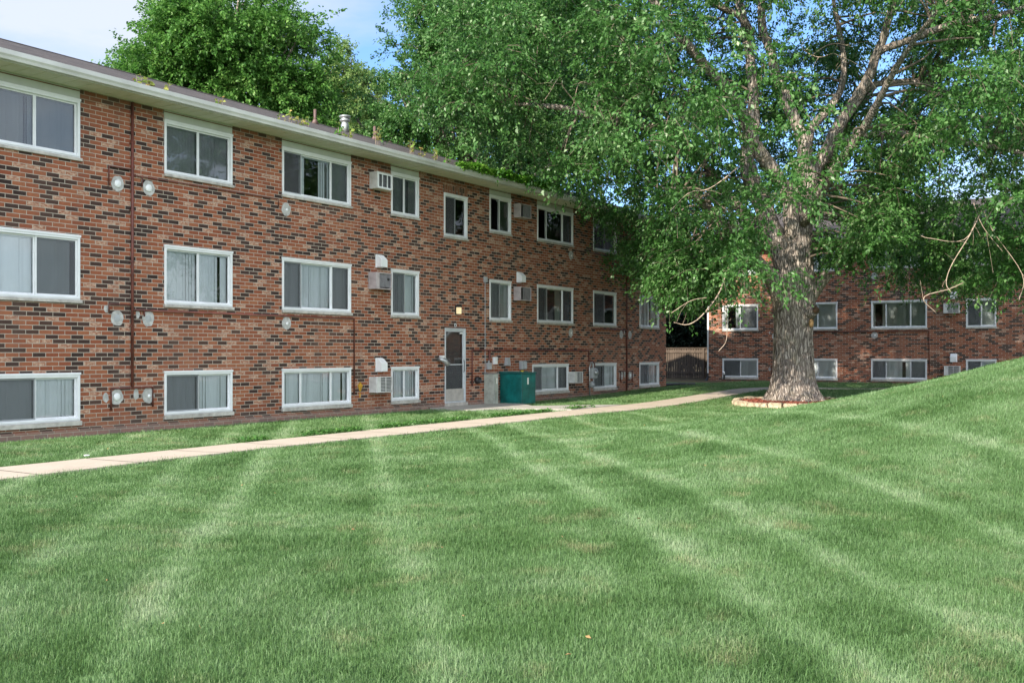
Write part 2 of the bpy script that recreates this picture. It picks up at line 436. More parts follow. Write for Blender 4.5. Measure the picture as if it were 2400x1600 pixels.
# ------------------------------------------------------------------ terrain
MP = (1.832, 11.071, 16.119, 3.964, 4.492, -.763)
def terrain(X, Y):
    X = np.asarray(X, float); Y = np.asarray(Y, float)
    u = RU[0]*X + RU[1]*Y; v = FW[0]*X + FW[1]*Y
    A, u0, v0, su, sv, r = MP; c, s = math.cos(r), math.sin(r)
    a = (u-u0)*c + (v-v0)*s; b = -(u-u0)*s + (v-v0)*c
    h = A*np.exp(-(a*a/su**2 + b*b/sv**2)/2)
    k = np.clip((X-27)/12, 0, 1); h = h + .20*k*k*(3-2*k)
    w = np.clip((13.-Y)/3, 0, 1)*np.clip((46-X)/6, 0, 1)
    near = np.exp(-((X-29.9)**2+(Y-9.4)**2)/8.0)
    d = np.exp(-((X-24)**2/30 + (Y-8)**2/9))
    h = h + w*(1-near)*(.035*np.sin(X*.55+.7*Y) + .03*np.sin(Y*.9-.3*X+1)) - .10*d
    h = h + .018*np.sin(X*1.9+1.3*np.sin(Y*1.1))*np.sin(Y*2.2+1.1*np.sin(X*1.6))*np.clip(h*1.2, .15, 1)*w
    return h

# ------------------------------------------------------------------ buildings
COLS = dict(A=(.70, 2.45), B=(4.34, 6.11), C=(7.58, 9.90), D=(11.45, 12.61), E=(16.0, 17.17), F=(18.71, 21.03), G=(22.46, 24.22), H=(26.16, 27.91))
L, DEP, TOP = 28.6, 10.0, 6.43
ROWS = [(.29, 1.16), (2.52, 3.70), (5.15, 6.22)]
def lite_ratio(n): return [1.0/n]*n if n == 2 else [.26, .46, .28]

def blind(s0, s1, z0, z1, parent, y=.11, gap=None, mat='slat', messy=0):
    mb = MB(); x = s0+.02; k = 0
    while x < s1-.03:
        if not (gap and gap[0] < (x-s0)/(s1-s0) < gap[1]):
            a = R(5+random.uniform(-11, 11) + (random.choice((0, 0, 40)) if messy and random.random() < messy else 0))
            w = .0455; dx, dy = math.cos(a)*w, math.sin(a)*w
            c = x+.04
            mb.face([(c-dx, y-dy, z0), (c, y+.003, z0), (c, y+.003, z1), (c-dx, y-dy, z1)])
            mb.face([(c, y+.003, z0), (c+dx, y+dy, z0), (c+dx, y+dy, z1), (c, y+.003, z1)])
        x += .079; k += 1
    mb.box(s0, s1, y-.03, y+.04, z1, z1+.05)
    return mb.build('blind', mat, parent, recalc=False)

def window(B, s0, s1, z0, z1, codes, top=False, ground=False, soldier=False):
    mb = MB()
    fw = .052
    mb.ring(s0, s1, -.022, .07, z0, z1, fw, fw, .062, .062)
    mb.box(s0-.012, s1+.012, -.034, .0, z1-.022, z1+.022)           # head drip
    mb.box(s0+.012, s1-.012, -.034, -.0225, z0+.018, z0+.05)         # nosing
    W = mb.build('window', 'vinyl', B, bevel=.004)
    sb = MB(); zs = z0
    if ground: sb.box(s0-.01, s1+.02, -.055, .08, zs-.085, zs-.002)
    else: sb.box(s0-.008, s1+.03, -.05, .08, zs-.058, zs-.002)
    sb.build('sill', 'sill', W, bevel=.005)
    n = len(codes); x = s0+fw; tot = s1-s0-2*fw
    a0, a1 = z0+.062, z1-.062
    for i, c in enumerate(codes):
        w = tot*lite_ratio(n)[i]; x0, x1 = x, x+w; x += w
        front = .012 if c in 'sdk' else .034
        rim = .027
        sm = 'sashgrey' if c in 'sdk' and (i == 0) else 'vinyl'
        if c != 'o':
            MB().ring(x0+.001, x1-.001, front, front+.03, a0+.001, a1-.001, rim, rim, rim, rim).build('sash', sm, W)
            MB().face([(x0+rim, front+.015, a0+rim), (x1-rim, front+.015, a0+rim), (x1-rim, front+.015, a1-rim), (x0+rim, front+.015, a1-rim)]).build('pane', 'glass', W, recalc=False)
        else:
            MB().ring(x0+.001, x1-.001, .045, .065, a0+.001, a1-.001, .02, .055, .02, .02).build('sash', 'sashgrey', W)
        if c in 'sdk':
            MB().face([(x0+rim, front+.004, a0+rim), (x1-rim, front+.004, a0+rim), (x1-rim, front+.004, a1-rim), (x0+rim, front+.004, a1-rim)]).build('insect_screen', 'screen', W, recalc=False)
        if c == 't':
            blind(x0, x1, a0+.01, a1-.05, W, mat='slat_cool', messy=.1)
            MB().face([(x0+rim, front+.028, a0+rim), (x1-rim, front+.028, a0+rim), (x1-rim, front+.028, a1-rim), (x0+rim, front+.028, a1-rim)]).build('insect_screen', 'screen', W, recalc=False)  # screen sheet added behind the glass to darken the top-floor blinds
        if c in 'bs': blind(x0, x1, a0+.01, a1-.05, W)
        if c == 'c': blind(x0, x1, a0+.01, a1-.05, W, mat='slat_cool', messy=.25)
        if c == 'g': blind(x0, x1, a0+.01, a1-.05, W, gap=(.62, .72), messy=.1)
        if c == 'k': blind(x0, x1, a0+.01, a1-.05, W, gap=(.80, 1.1), mat='slat_cool')
        if c == 'h': blind(x0, x1, a0+.01, a1-.05, W, gap=(.15, .62), mat='slat_cool', messy=.3)
    if top:
        MB().box(s0, s1, -.008, .03, z1+.03, TOP-.045).build('head_panel', 'board', W)
        MB().box(s0, s1, -.012, .028, TOP-.043, TOP-.028).build('head_seal', 'caulk', W)
        MB().box(s0, s1, -.016, .03, TOP-.026, TOP-.002).build('head_trim', 'board', W)
    return W

def disc(B, s, z, r=.14, inner=.075, kind=0):
    mb = MB(); n = 26; pts = []
    for k in range(n):
        th = 2*math.pi*k/n; rr = r*(1+.13*mnoise.noise(Vector((math.cos(th)*1.8+s*3, math.sin(th)*1.8+z, 0))))
        pts.append((s+rr*math.cos(th), z+rr*1.08*math.sin(th)))
    mb.prism([(a, b) for a, b in pts], -.010, .004, 'y')
    P = mb.build('vent_patch', 'mortar', B)
    if kind == 0: MB().lathe([(.001, -.03), (inner*.8, -.028), (inner, -.018), (inner, -.002)], (s, 0, z), 18, axis='y').build('vent_cap', 'white', P, True)
    elif kind == 1: MB().lathe([(.001, -.012), (inner*.9, -.012), (inner, -.009), (inner, -.002)], (s, 0, z), 18, axis='y').build('vent_cap', 'greymetal', P, True)
    elif kind == 2:
        MB().lathe([(.001, -.022), (.035, -.02), (.04, -.002)], (s+.02, 0, z-.01), 12, axis='y').build('vent_cap', 'white', P, True)
    return P
def patch(B, s, z, w, h):
    n = 14; pts = []
    for k in range(n):
        th = 2*math.pi*k/n; rr = 1+.35*mnoise.noise(Vector((math.cos(th)*1.5+s*5, math.sin(th)*1.5+z*3, 2)))
        pts.append((s+w*rr*math.cos(th), z+h*rr*math.sin(th)))
    MB().prism(pts, -.006, .004, 'y').build('mortar_patch', 'mortar', B)
def scoop(B, s, z0, z1):
    w = .24
    mb = MB(); mb.prism([(0, z0), (0, z1), (-.06, z1), (-.19, z1-.12), (-.19, z0)], s, s+w, 'x')
    mb.box(s-.015, s+w+.015, -.012, .002, z0-.015, z1+.015)
    mb.build('vent_hood', 'white', B, bevel=.006)

def pipe(B, pts, r, name='pipe', m='rustpipe', clamps=True):
    o = MB().tube(pts, r, 10).build(name, m, B, True, recalc=False)
    return o

def building(loc, rz, label, codes, first):
    B = empty('apartment_building', loc, rz); tag(B, label, 'building', 'brick apartment buildings')
    wins = []
    for c, (a, b) in COLS.items():
        for r, (z0, z1) in enumerate(ROWS):
            aa, bb = a, b
            if r == 0 and c == 'F' : aa, bb = a-.3, b-.32
            if r == 0 and c == 'E': continue
            wins.append((c, r, aa, bb, z0, z1))
    holes = [(a+.015, b-.015, z0+.015, (TOP if r == 2 else z1-.015)) for c, r, a, b, z0, z1 in wins]
    DX0, DX1, DZ0, DZ1 = 13.78, 14.78, .13, 2.24
    holes.append((DX0, DX1, DZ0, DZ1))
    SX0, SX1, SZ0, SZ1 = 13.74, 14.86, 4.80, 5.98
    holes.append((SX0+.015, SX1-.015, SZ0+.015, SZ1-.015))
    ZB = -.6
    xs = sorted({0, L} | {h[0] for h in holes} | {h[1] for h in holes}); zs = sorted({ZB, .10, TOP+.1} | {h[2] for h in holes} | {h[3] for h in holes})
    mb = MB()
    for i in range(len(xs)-1):
        for j in range(len(zs)-1):
            cx, cz = (xs[i]+xs[i+1])/2, (zs[j]+zs[j+1])/2
            if any(h[0] < cx < h[1] and h[2] < cz < h[3] for h in holes): continue
            mb.face([(xs[i], 0, zs[j]), (xs[i+1], 0, zs[j]), (xs[i+1], 0, zs[j+1]), (xs[i], 0, zs[j+1])])
    for h in holes:
        a, b, c, d = h; y = .14
        mb.face([(a, 0, c), (a, y, c), (a, y, d), (a, 0, d)]); mb.face([(b, 0, c), (b, y, c), (b, y, d), (b, 0, d)])
        mb.face([(a, 0, c), (b, 0, c), (b, y, c), (a, y, c)]); mb.face([(a, 0, d), (b, 0, d), (b, y, d), (a, y, d)])
    RZ = 8.56
    for x in (0, L):
        mb.face([(x, 0, ZB), (x, DEP, ZB), (x, DEP, TOP+.1), (x, DEP/2, RZ-.12), (x, 0, TOP+.1)])
    mb.face([(0, DEP, ZB), (L, DEP, ZB), (L, DEP, TOP+.1), (0, DEP, TOP+.1)])
    mb.build('wall', 'brick', B, recalc=False)
    # rooms behind the windows: floors and cross walls, so that nothing shines through
    rm = MB()
    for z in (1.9, 4.45): rm.box(.05, L-.05, .16, DEP-.05, z-.1, z)
    rm.box(.05, L-.05, 4.5, 4.6, -.5, TOP)
    for x in (3.4, 6.85, 10.7, 13.3, 15.3, 17.9, 21.8, 25.2): rm.box(x, x+.1, .16, 4.49, -.5, TOP-.02)
    rm.build('interior_walls', 'room', B)
    # foundation
    MB().box(-.03, L+.03, -.022, .01, ZB, .135).build('foundation', 'base', B)
    # soffit, fascia, gutter, roof
    OV = .64
    sb = MB(); x = -.1
    sb.box(-.12, L+.12, -OV+.02, -.001, TOP+.004, TOP+.02)
    sof = sb.build('soffit', 'cream', B)
    rb = MB(); x = -.1
    while x < L+.1:
        rb.box(x, x+.012, -OV+.03, -.002, TOP-.004, TOP+.0035); x += .305
    rb.build('soffit_rib', 'cream', sof)
    MB().box(-.12, L+.12, -OV-.0, -OV+.018, TOP-.01, TOP+.17).build('fascia', 'gutter', B)
    g = [(-OV-.002, TOP+.005), (-OV-.085, TOP+.005), (-OV-.10, TOP+.05), (-OV-.125, TOP+.085), (-OV-.13, TOP+.16), (-OV-.115, TOP+.165), (-OV-.112, TOP+.10), (-OV-.08, TOP+.03), (-OV-.01, TOP+.03), (-OV-.004, TOP+.16)]
    mb = MB(); i0 = 0
    mb.prism(g, -.13, L+.13, 'x'); mb.build('gutter', 'gutter', B, recalc=True)
    e0, e1 = -OV-.03, DEP+OV+.03
    zz = TOP+.175; mid = DEP/2
    mb = MB(); th = .05
    for y0, y1 in ((e0, mid), (e1, mid)):
        mb.face([(-.2, y0, zz), (L+.2, y0, zz), (L+.2, y1, RZ), (-.2, y1, RZ)])
        mb.face([(-.2, y0, zz-th), (L+.2, y0, zz-th), (L+.2, y1, RZ-th), (-.2, y1, RZ-th)])
        mb.face([(-.2, y0, zz), (L+.2, y0, zz), (L+.2, y0, zz-th), (-.2, y0, zz-th)])
        for x in (-.2, L+.2): mb.face([(x, y0, zz), (x, y1, RZ), (x, y1, RZ-th), (x, y0, zz-th)])
    roof = mb.build('roof', 'shingle', B, recalc=False)
    MB().prism([(mid-.14, RZ-.035), (mid, RZ+.02), (mid+.14, RZ-.035), (mid, RZ+.005)], -.21, L+.21, 'x').build('ridge_cap', 'shingle', roof)
    MB().box(-.12, L+.12, DEP+.001, DEP+OV, TOP+.004, TOP+.02).build('soffit', 'cream', B)
    # windows
    for c, r, a, b, z0, z1 in wins:
        window(B, a, b, z0, z1, codes[r][c], top=(r == 2), ground=(r == 0))
    W = window(B, SX0, SX1, SZ0, SZ1, codes[2]['X'])
    MB().box(SX0-.03, SX1+.03, -.004, .004, SZ1+.03, SZ1+.25).build('brick_lintel', 'soldier', B)
    # door
    D = MB().ring(DX0, DX1, -.015, .09, DZ0+.005, DZ1, .03, .055, .04, .05).build('door', 'door', B, bevel=.004)
    x0, x1 = DX0+.03, DX1-.055
    MB().ring(x0+.002, x1-.002, .01, .05, DZ0+.05, DZ1-.052, .045, .06, .34, .05).box(x0+.047, x1-.062, .012, .048, 1.20, 1.225).build('door_leaf', 'door', D)
    MB().box(x0+.02, x1-.03, .004, .0095, DZ0+.06, DZ0+.40).build('kick_plate', 'kick', D)
    MB().face([(x0+.047, .03, DZ0+.395), (x1-.062, .03, DZ0+.395), (x1-.062, .03, DZ1-.104), (x0+.047, .03, DZ1-.104)]).build('door_glass', 'glass', D, recalc=False)
    MB().face([(x0+.047, .022, DZ0+.395), (x1-.062, .022, DZ0+.395), (x1-.062, .022, 1.20), (x0+.047, .022, 1.20)]).build('door_screen', 'screen', D, recalc=False)
    MB().tube([(x1-.04, -.0, 1.0), (x1-.04, -.035, 1.03), (x1-.04, -.035, 1.3), (x1-.04, 0, 1.33)], .01, 6).build('handle', 'black', D)
    MB().box(x1-.22, x1-.08, -.004, .009, DZ1-.16, DZ1-.12).build('closer', 'white', D)
    MB().box(x0+.002, x1-.002, .1, .13, DZ0+.05, DZ1-.07).build('inner_door', 'room', D)
    MB().box(DX0-.02, DX1+.05, -.03, 0, DZ1+.005, DZ1+.03).build('door_lintel', 'rustpipe', D)
    MB().box(DX0-.03, DX1+.03, -.06, .08, .05, DZ0+.003).build('threshold', 'sill', D)
    # service pipes and vents; both halves of the front mirror each other
    for mir in (0, 1):
        S = (lambda s: L-s) if mir else (lambda s: s)
        pipe(B, [(S(3.57), -.035, .87 if not mir else .12), (S(3.57), -.035, TOP-.02)], .028)
        for z in (5.6, 4.3, 2.05, 3.3): MB().box(S(3.57)-.045, S(3.57)+.045, -.05, -.001, z, z+.025).build('pipe_clamp', 'rustpipe', B)
        pipe(B, [(S(3.1), -.03, .45), (S(3.1), -.03, .865), (S(4.05), -.03, .865), (S(4.05), -.03, .48)], .019)
        pipe(B, [(S(3.05), -.03, 2.32), (S(3.05), -.03, 2.47), (S(3.55), -.03, 2.47)], .015)
        pipe(B, [(S(3.57), -.03, 2.38), (S(10.0), -.03, 2.39), (S(10.0), -.03, .52)] if not mir else [(S(3.57), -.03, 2.38), (S(6.3), -.03, 2.38)], .020)
        pipe(B, [(S(3.85), -.03, 2.38), (S(3.85), -.03, 2.26)], .016)
        pipe(B, [(S(3.05), -.03, 4.72), (S(3.05), -.03, 5.10), (S(3.55), -.03, 5.10)], .015)
        pipe(B, [(S(3.57), -.03, 5.0), (S(7.45), -.03, 5.02), (S(7.45), -.03, 4.85)], .013)
        pipe(B, [(S(3.8), -.03, 5.0), (S(3.8), -.03, 4.8)], .013)
        for s, z, k in ((3.26, 4.79, 0), (3.97, 4.80, 0), (3.25, 2.21, 1), (3.96, 2.22, 1), (3.24, .70, 0), (3.96, .70, 2), (7.71, 4.82, 2), (7.72, 2.22, 2)):
            disc(B, S(s), z, kind=k)
        patch(B, S(3.0), .69, .06, .09); patch(B, S(3.68), .74, .06, .12); patch(B, S(3.02), 2.38, .06, .07); patch(B, S(3.72), 2.30, .05, .08)
        for z in ((1.07, 1.40), (3.72, 4.03)):
            if mir and z[0] < 2: continue
            scoop(B, S(10.85)-(.24 if mir else 0), *z)
    # corner downspout on the end wall
    MB().box(-.085, -.01, .02, .12, .45, TOP).build('downspout', 'white', B)
    MB().tube([(-.05, .06, .47), (-.05, .02, .25), (-.05, -.25, .06)], .05, 10).build('downspout_elbow', 'black', B)
    return B

codes1 = [
 dict(A='sb', B='sb', C='bbg', D='bb', E='bb', F='sbs', G='kb', H='sb'),
 dict(A='bk', B='cg', C='sbs', D='sb', E='sb', F='dhd', G='dr', H='bc'),
 dict(A='tt', B='tt', C='dht', D='tt', E='ot', F='ord', G='dt', H='dr', X='dr')]
codes2 = [
 dict(A='kb', B='bb', C='sgs', D='sb', E='sb', F='sgs', G='sb', H='sb'),
 dict(A='hk', B='cb', C='hcc', D='kc', E='bk', F='hcc', G='kb', H='ck'),
 dict(A='cc', B='cc', C='orc', D='cc', E='rc', F='dro', G='dc', H='dc', X='dr')]
X1, Y1 = 9.16, 17.04
X2, Y2, Z2 = 46.48, 18.75, .09
B1 = building((X1, Y1, 0), 0, 'long three-storey brick building on the left, its lettered storm door facing the path', codes1, True)
# the second block shows the mirrored plan; its local s runs from the corner by the fence
sw = dict(A='H', B='G', C='F', D='E', E='D', F='C', G='B', H='A', X='X')
B2 = building((X2, Y2, Z2), R(-90), 'far brick building behind the big maple, partly hidden by its leaves', codes2, False)

def W1(s, d, z): return (X1+s, Y1+d, z)
def W2(s, d, z): return (X2+d, Y2-s, z+Z2)
RB = bpy.data.objects
# roof pipes and flue of the near building
roof1 = [o for o in B1.children if o.name.startswith('roof')][0]
def roofz(d): return TOP+.175 + (d+.67)*(8.56-TOP-.175)/(5+.67)
for s in (13.2, 15.9):
    d = 4.35; z = roofz(d)
    MB().tube([(s, d, z-.05), (s, d, z+.42)], .045, 10).lathe([(.13, z-.04), (.06, z+.10), (.05, z+.12)], (s, d, 0), 12).build('vent_pipe', 'brownmetal', roof1, True)
d = 4.3; z = roofz(d); s = 14.45
MB().lathe([(.12, z-.05), (.12, z+.22), (.10, z+.24), (.10, z+.30), (.16, z+.32), (.16, z+.36), (.11, z+.38), (.11, z+.42), (.18, z+.44), (.17, z+.48), (.001, z+.52)], (s, d, 0), 16).build('flue', 'steel', roof1, True)
# stair-side fittings that belong to the near wall
MB().tube([(15.75, -.02, .92), (15.75, -.02, 3.70)], .011, 6).build('conduit', 'greymetal', B1)
MB().box(15.69, 15.81, -.07, 0, 3.62, 3.78).build('conduit_box', 'greymetal', B1)
pipe(B1, [(15.07, -.035, .58), (15.07, -.035, 1.62), (22.1, -.035, 1.62), (22.1, -.035, 1.25)], .022)
pipe(B1, [(15.95, -.035, 1.62), (15.98, -.035, 1.15)], .03)
MB().lathe([(.11, .0), (.11, -.05), (.09, -.12), (.085, -.12), (.085, -.02), (.001, -.02)], (15.33, 0, .75), 16, axis='y').build('round_vent', 'black', B1, True)
MB().prism([(16.80, 1.16), (17.02, 1.16), (16.98, 1.40), (16.84, 1.40)], -.10, 0, 'y').build('vent_hood', 'greymetal', B1)
MB().tube([(13.45, -.02, 1.38), (13.45, -.12, 1.36), (13.55, -.18, 1.32), (13.66, -.20, 1.22)], [.05, .055, .07, .075], 12).build('exhaust_elbow', 'steel', B1, True)
MB().box(13.47, 13.56, -.16, -.05, 1.40, 1.47).build('exhaust_cover', 'white', B1)
pts = [(10.24+.075*math.cos(a)*(1+.3*math.sin(3*a)), .70+.10*math.sin(a)*(1+.25*math.cos(4*a))) for a in [2*math.pi*k/16 for k in range(16)]]
MB().prism(pts, -.02, .003, 'y').build('foam_patch', 'foam', B1)
MB().prism([(a-.02, b-.15) for a, b in [(10.24, .70), (10.27, .70), (10.275, .62), (10.25, .58)]], -.015, .003, 'y').build('foam_patch', 'foam', B1)

# ------------------------------------------------------------------ air conditioners
def ac(world, s, z, style, label, rz=0, w=.62, h=.42, d=.26):
    o = empty('air_conditioner', world(s, 0, z), rz); tag(o, label, 'air conditioner', 'air conditioners set through the brick walls')
    t = .025; bm = 'acw' if style in ('bars', 'louvre') else 'acp'
    mb = MB(); mb.ring(0, w, -d, 0, 0, h, t, t, t, t)
    mb.box(t, w-t, -.05, -.04, t, h-t)
    mb.build('cabinet', bm, o, bevel=.006)
    if style == 'bars':
        MB().box(t, w-t, -d+.06, -d+.07, t, h-t).build('coil', 'acd', o)
        g = MB()
        for k in (1, 2): g.box(t+(w-2*t)*k/3-.012, t+(w-2*t)*k/3+.012, -d+.004, -d+.02, t, h-t)
        g.ring(t, w-t, -d+.003, -d+.021, t, h-t, .05, .05, .03, .03); g.build('grille', 'vinyl', o)
    elif style == 'open':
        MB().box(.13, w-t, -d+.03, -d+.04, t+.03, h-t).build('coil', 'acg', o)
        MB().box(t, .13, -d+.002, -d+.045, t, h-t).build('side_panel', bm, o)
        MB().box(w-.15, w-.08, -d+.015, -d+.03, h*.55, h*.68).build('controls', 'black', o)
    elif style == 'blank':
        MB().box(.20, w-t, -d+.012, -d+.022, t, h-t).build('coil', 'acg', o)
        MB().box(.155, .175, -d+.004, -d+.02, t, h-t).build('trim_strip', 'steel', o)
    else:
        MB().box(t, w-t, -d+.04, -d+.05, t, h-t).build('coil', 'acd', o)
        g = MB(); k = 0
        zz = t+.02
        while zz < h-t-.01:
            g.box(.17, w-t, -d+.006, -d+.03, zz, zz+.012); zz += .036
        g.box(t, .17, -d+.006, -d+.03, t, h-t); g.box(.36, .375, -d+.003, -d+.02, t, h-t)
        g.build('grille', bm, o)
    return o
ac(W1, 10.60, 5.68, 'bars', 'white wall air conditioner with a barred front, high under the eave')
ac(W1, 10.56, 3.15, 'open', 'pinkish wall air conditioner open at the front, left of a middle-floor window')
ac(W1, 10.58, .54, 'louvre', 'louvred air conditioner low on the wall, right of an orange foam blob', h=.40)
ac(W1, 17.33, 5.70, 'blank', 'grey top-floor air conditioner with a bright vertical strip, right of an open window')
ac(W1, 17.33, 3.15, 'blank', 'grey middle-floor air conditioner with a bright vertical strip, under a white vent hood')
ac(W1, 20.72, .53, 'louvre', 'pale ground-floor air conditioner between the green utility box and the gas meter', h=.38, w=.56)
ac(W2, 10.60, 3.12, 'louvre', 'middle-floor air conditioner on the far building, half hidden by leaves', R(-90))
ac(W2, 10.62, .50, 'louvre', 'ground-floor air conditioner of the far building, just above the grass mound', R(-90), h=.40)

# ------------------------------------------------------------------ things by the entrance
lamp = empty('wall_lamp', W1(14.34, 0, 2.62)); tag(lamp, 'small glowing wall lamp above the lettered storm door', 'lamp')
MB().box(-.07, .07, -.025, 0, 0, .27).build('backplate', 'black', lamp)
MB().prism([(-.065, .21), (.065, .21), (.05, .27), (-.05, .27)], -.15, -.02, 'y').build('lamp_cap', 'black', lamp)
MB().box(-.058, .058, -.14, -.03, .02, .208).build('lamp_shade', 'lampglass', lamp, bevel=.012)
sg = empty('letter_sign', W1(14.27, 0, 2.25)); tag(sg, 'small black plate with a white letter D over the door', 'sign')
MB().box(-.055, .055, -.012, 0, 0, .14).build('plate', 'black', sg)
tx = bpy.data.curves.new('letter', 'FONT'); tx.body = 'D'; tx.size = .145; tx.extrude = .002; tx.offset = .004; tx.align_x = 'CENTER'
to = bpy.data.objects.new('letter', tx); COL.objects.link(to)
dg = bpy.context.evaluated_depsgraph_get(); me = bpy.data.meshes.new_from_object(to.evaluated_get(dg)); bpy.data.objects.remove(to)
me.materials.clear(); me.materials.append(M['white'])
lo = bpy.data.objects.new('letter', me); COL.objects.link(lo); lo.parent = sg; lo.rotation_euler = (R(90), 0, 0); lo.location = (0, -.016, .018)

cab = empty('utility_cabinet', W1(15.82, -.26, .02)); tag(cab, 'tall narrow grey-green utility cabinet between the storm door and the green box', 'cabinet')
MB().box(-.12, .12, -.1, .25, 0, .90).build('body', 'cabinet', cab, bevel=.01)
MB().box(-.135, .135, -.115, .255, .902, .93).build('lid', 'steel', cab)
MB().box(.01, .07, -.104, -.1005, .62, .78).build('notice', 'paper', cab)
MB().box(-.10, -.085, -.106, -.1005, .05, .86).build('hinge', 'steel', cab)

gb = empty('utility_box', W1(16.54, -.80, .02)); tag(gb, 'dark green metal utility box beside the tall grey cabinet', 'utility box')
MB().prism([(0, 0), (.78, 0), (.78, .9), (0, .9)], 0, .78, 'y').build('body', 'green', gb, bevel=.012)
MB().prism([(-.03, .902), (.81, .902), (.81, .94), (-.03, .965)], -.03, .785, 'y').build('lid', 'greend', gb, bevel=.006)
MB().box(-.006, -.001, .06, .70, .05, .84).build('door_panel', 'green', gb, bevel=.01)
MB().box(.30, .38, -.006, -.001, .58, .78).build('notice', 'paper', gb)
MB().box(.0, .02, -.008, -.001, .03, .86).build('edge_trim', 'greend', gb)
MB().tube([(.10, .05, .935), (.10, .05, 1.0)], .045, 10).build('warning_tag', 'yellow', gb)

eb = empty('electrical_box', W1(15.90, 0, 1.05)); tag(eb, 'small grey junction box at the foot of the thin conduit', 'electrical box')
MB().box(-.07, .09, -.10, 0, 0, .2).build('box', 'greymetal', eb, bevel=.01); MB().tube([(.0, -.05, .2), (.0, -.05, .27)], .025, 8).build('fitting', 'greymetal', eb)
eb = empty('electrical_box', W1(16.22, 0, 1.20)); tag(eb, 'white plastic wall box with ridges, right of the grey junction box', 'electrical box')
MB().box(-.06, .10, -.09, 0, 0, .22).build('box', 'white', eb, bevel=.012)
MB().box(-.03, .07, -.098, -.091, .03, .05).box(-.03, .07, -.098, -.091, .08, .10).box(-.03, .07, -.098, -.091, .13, .15).build('ridge', 'paper', eb)
eb = empty('electrical_box', W1(17.75, 0, 1.02)); tag(eb, 'rounded double grey box mounted just above the green utility box', 'electrical box')
MB().box(-.13, .02, -.13, 0, 0, .27).build('box', 'greymetal', eb, bevel=.03); MB().box(.03, .17, -.14, 0, .01, .27).build('cover', 'greymetal', eb, bevel=.04)
MB().box(-.02, .04, -.05, 0, -.12, 0).build('conduit_stub', 'black', eb)

gm = empty('gas_meter', W1(22.1, -.12, .02)); tag(gm, 'pale grey gas meter and regulator on pipes, right of the ground-floor air conditioner', 'gas meter')
MB().box(-.02, .34, -.10, .08, .62, 1.0).build('meter_body', 'greymetal', gm, bevel=.06)
MB().lathe([(.001, -.17), (.09, -.165), (.11, -.13), (.11, -.10), (.10, -.07)], (.16, 0, .84), 18, axis='y').build('dial', 'steel', gm, True)
MB().lathe([(.001, -.10), (.05, -.10), (.06, -.06), (.12, -.05), (.12, .0), (.05, .04)], (.06, 0, .42), 18, axis='y').build('regulator', 'greymetal', gm, True)
MB().tube([(-.06, .02, 0), (-.06, .02, .55), (-.08, .02, 1.0), (-.02, .0, 1.18), (.08, 0, 1.2), (.10, 0, 1.0)], .022, 8).build('inlet_pipe', 'steel', gm, True)
MB().tube([(.26, 0, 1.0), (.26, 0, 1.12), (.18, 0, 1.22), (.02, .05, 1.24)], .02, 8).build('outlet_pipe', 'rustpipe', gm, True)

for (lx, ly, lz) in [(38.9, 17.2, .21)]:
    e = empty('downspout_extension', (lx, ly, lz)); tag(e, 'long flat black drain extension lying on the grass by the near building corner', 'drain pipe')
    MB().tube([(-.9, .35, .03), (-.3, .1, .03), (.4, 0, .03), (1.0, -.5, .03)], .055, 8).build('drain_hose', 'black', e)
sp = empty('splash_fitting', (46.3, 17.9, .33)); tag(sp, 'small black and white fitting at the foot of the far wall by its corner', 'pipe fitting')
MB().tube([(0, 0, -.05), (0, 0, .16), (-.10, -.02, .22)], .05, 8).build('stem', 'black', sp); MB().tube([(-.08, -.02, .2), (-.13, -.03, .30)], .055, 8).build('cap', 'white', sp)

# ------------------------------------------------------------------ ground, path, pad
def axis_pts():
    a = np.concatenate([np.linspace(-400, -60, 12), np.linspace(-50, -6, 12), np.arange(-5, 56, .35), np.linspace(57, 90, 14), np.linspace(100, 500, 14)])
    return a
gx = axis_pts(); gy = np.concatenate([np.linspace(-500, -60, 12), np.linspace(-55, -26, 10), np.arange(-25, 36, .35), np.linspace(37, 80, 14), np.linspace(90, 500, 14)])
GX, GY = np.meshgrid(gx, gy, indexing='ij'); GZ = terrain(GX, GY)
nx, ny = len(gx), len(gy)
V = np.stack([GX, GY, GZ], -1).reshape(-1, 3)
ii, jj = np.meshgrid(np.arange(nx-1), np.arange(ny-1), indexing='ij'); a = ii*ny+jj
F = np.stack([a, a+ny, a+ny+1, a+1], -1).reshape(-1)
lawn = fastmesh('lawn', V, 4, F, 'lawn', smooth=True); tag(lawn, kind='structure')

def pathc(x): return 12.5 + .02*(x-10) + .22*np.sin(x*.11)*0
PW = .60
def path_mesh():
    mb = MB(); pts = []
    x = -14.0
    while x <= 36.01: pts.append((x, pathc(x), (0, 1))); x += .5
    for k in range(1, 9):                # bend towards the far building's front
        th = k/8*math.pi/2; r = 3.0
        pts.append((36+r*math.sin(th), pathc(36)-r+r*math.cos(th), (math.sin(th), math.cos(th))))
    y = pathc(36)-3.5
    while y > -20: pts.append((39, y, (1, 0))); y -= .5
    rows = []
    for k, (x, y, n) in enumerate(pts):
        row = []
        for q in (-PW, -PW*.33, PW*.33, PW):
            w = q + (.02*mnoise.noise(Vector((x*2.1, y*2.1, q))) if abs(q) == PW else 0)
            X, Y = x+n[0]*w, y+n[1]*w; row.append((X, Y, float(terrain(X, Y))+.035))
        rows.append(row)
    for a, b in zip(rows, rows[1:]):
        for i in range(3): mb.face([a[i], b[i], b[i+1], a[i+1]])
        for i in (0, 3):
            p, q = a[i], b[i]; mb.face([p, q, (q[0], q[1], q[2]-.12), (p[0], p[1], p[2]-.12)])
    return mb.build('path', 'path', recalc=False)
tag(path_mesh(), kind='structure')
mb = MB()
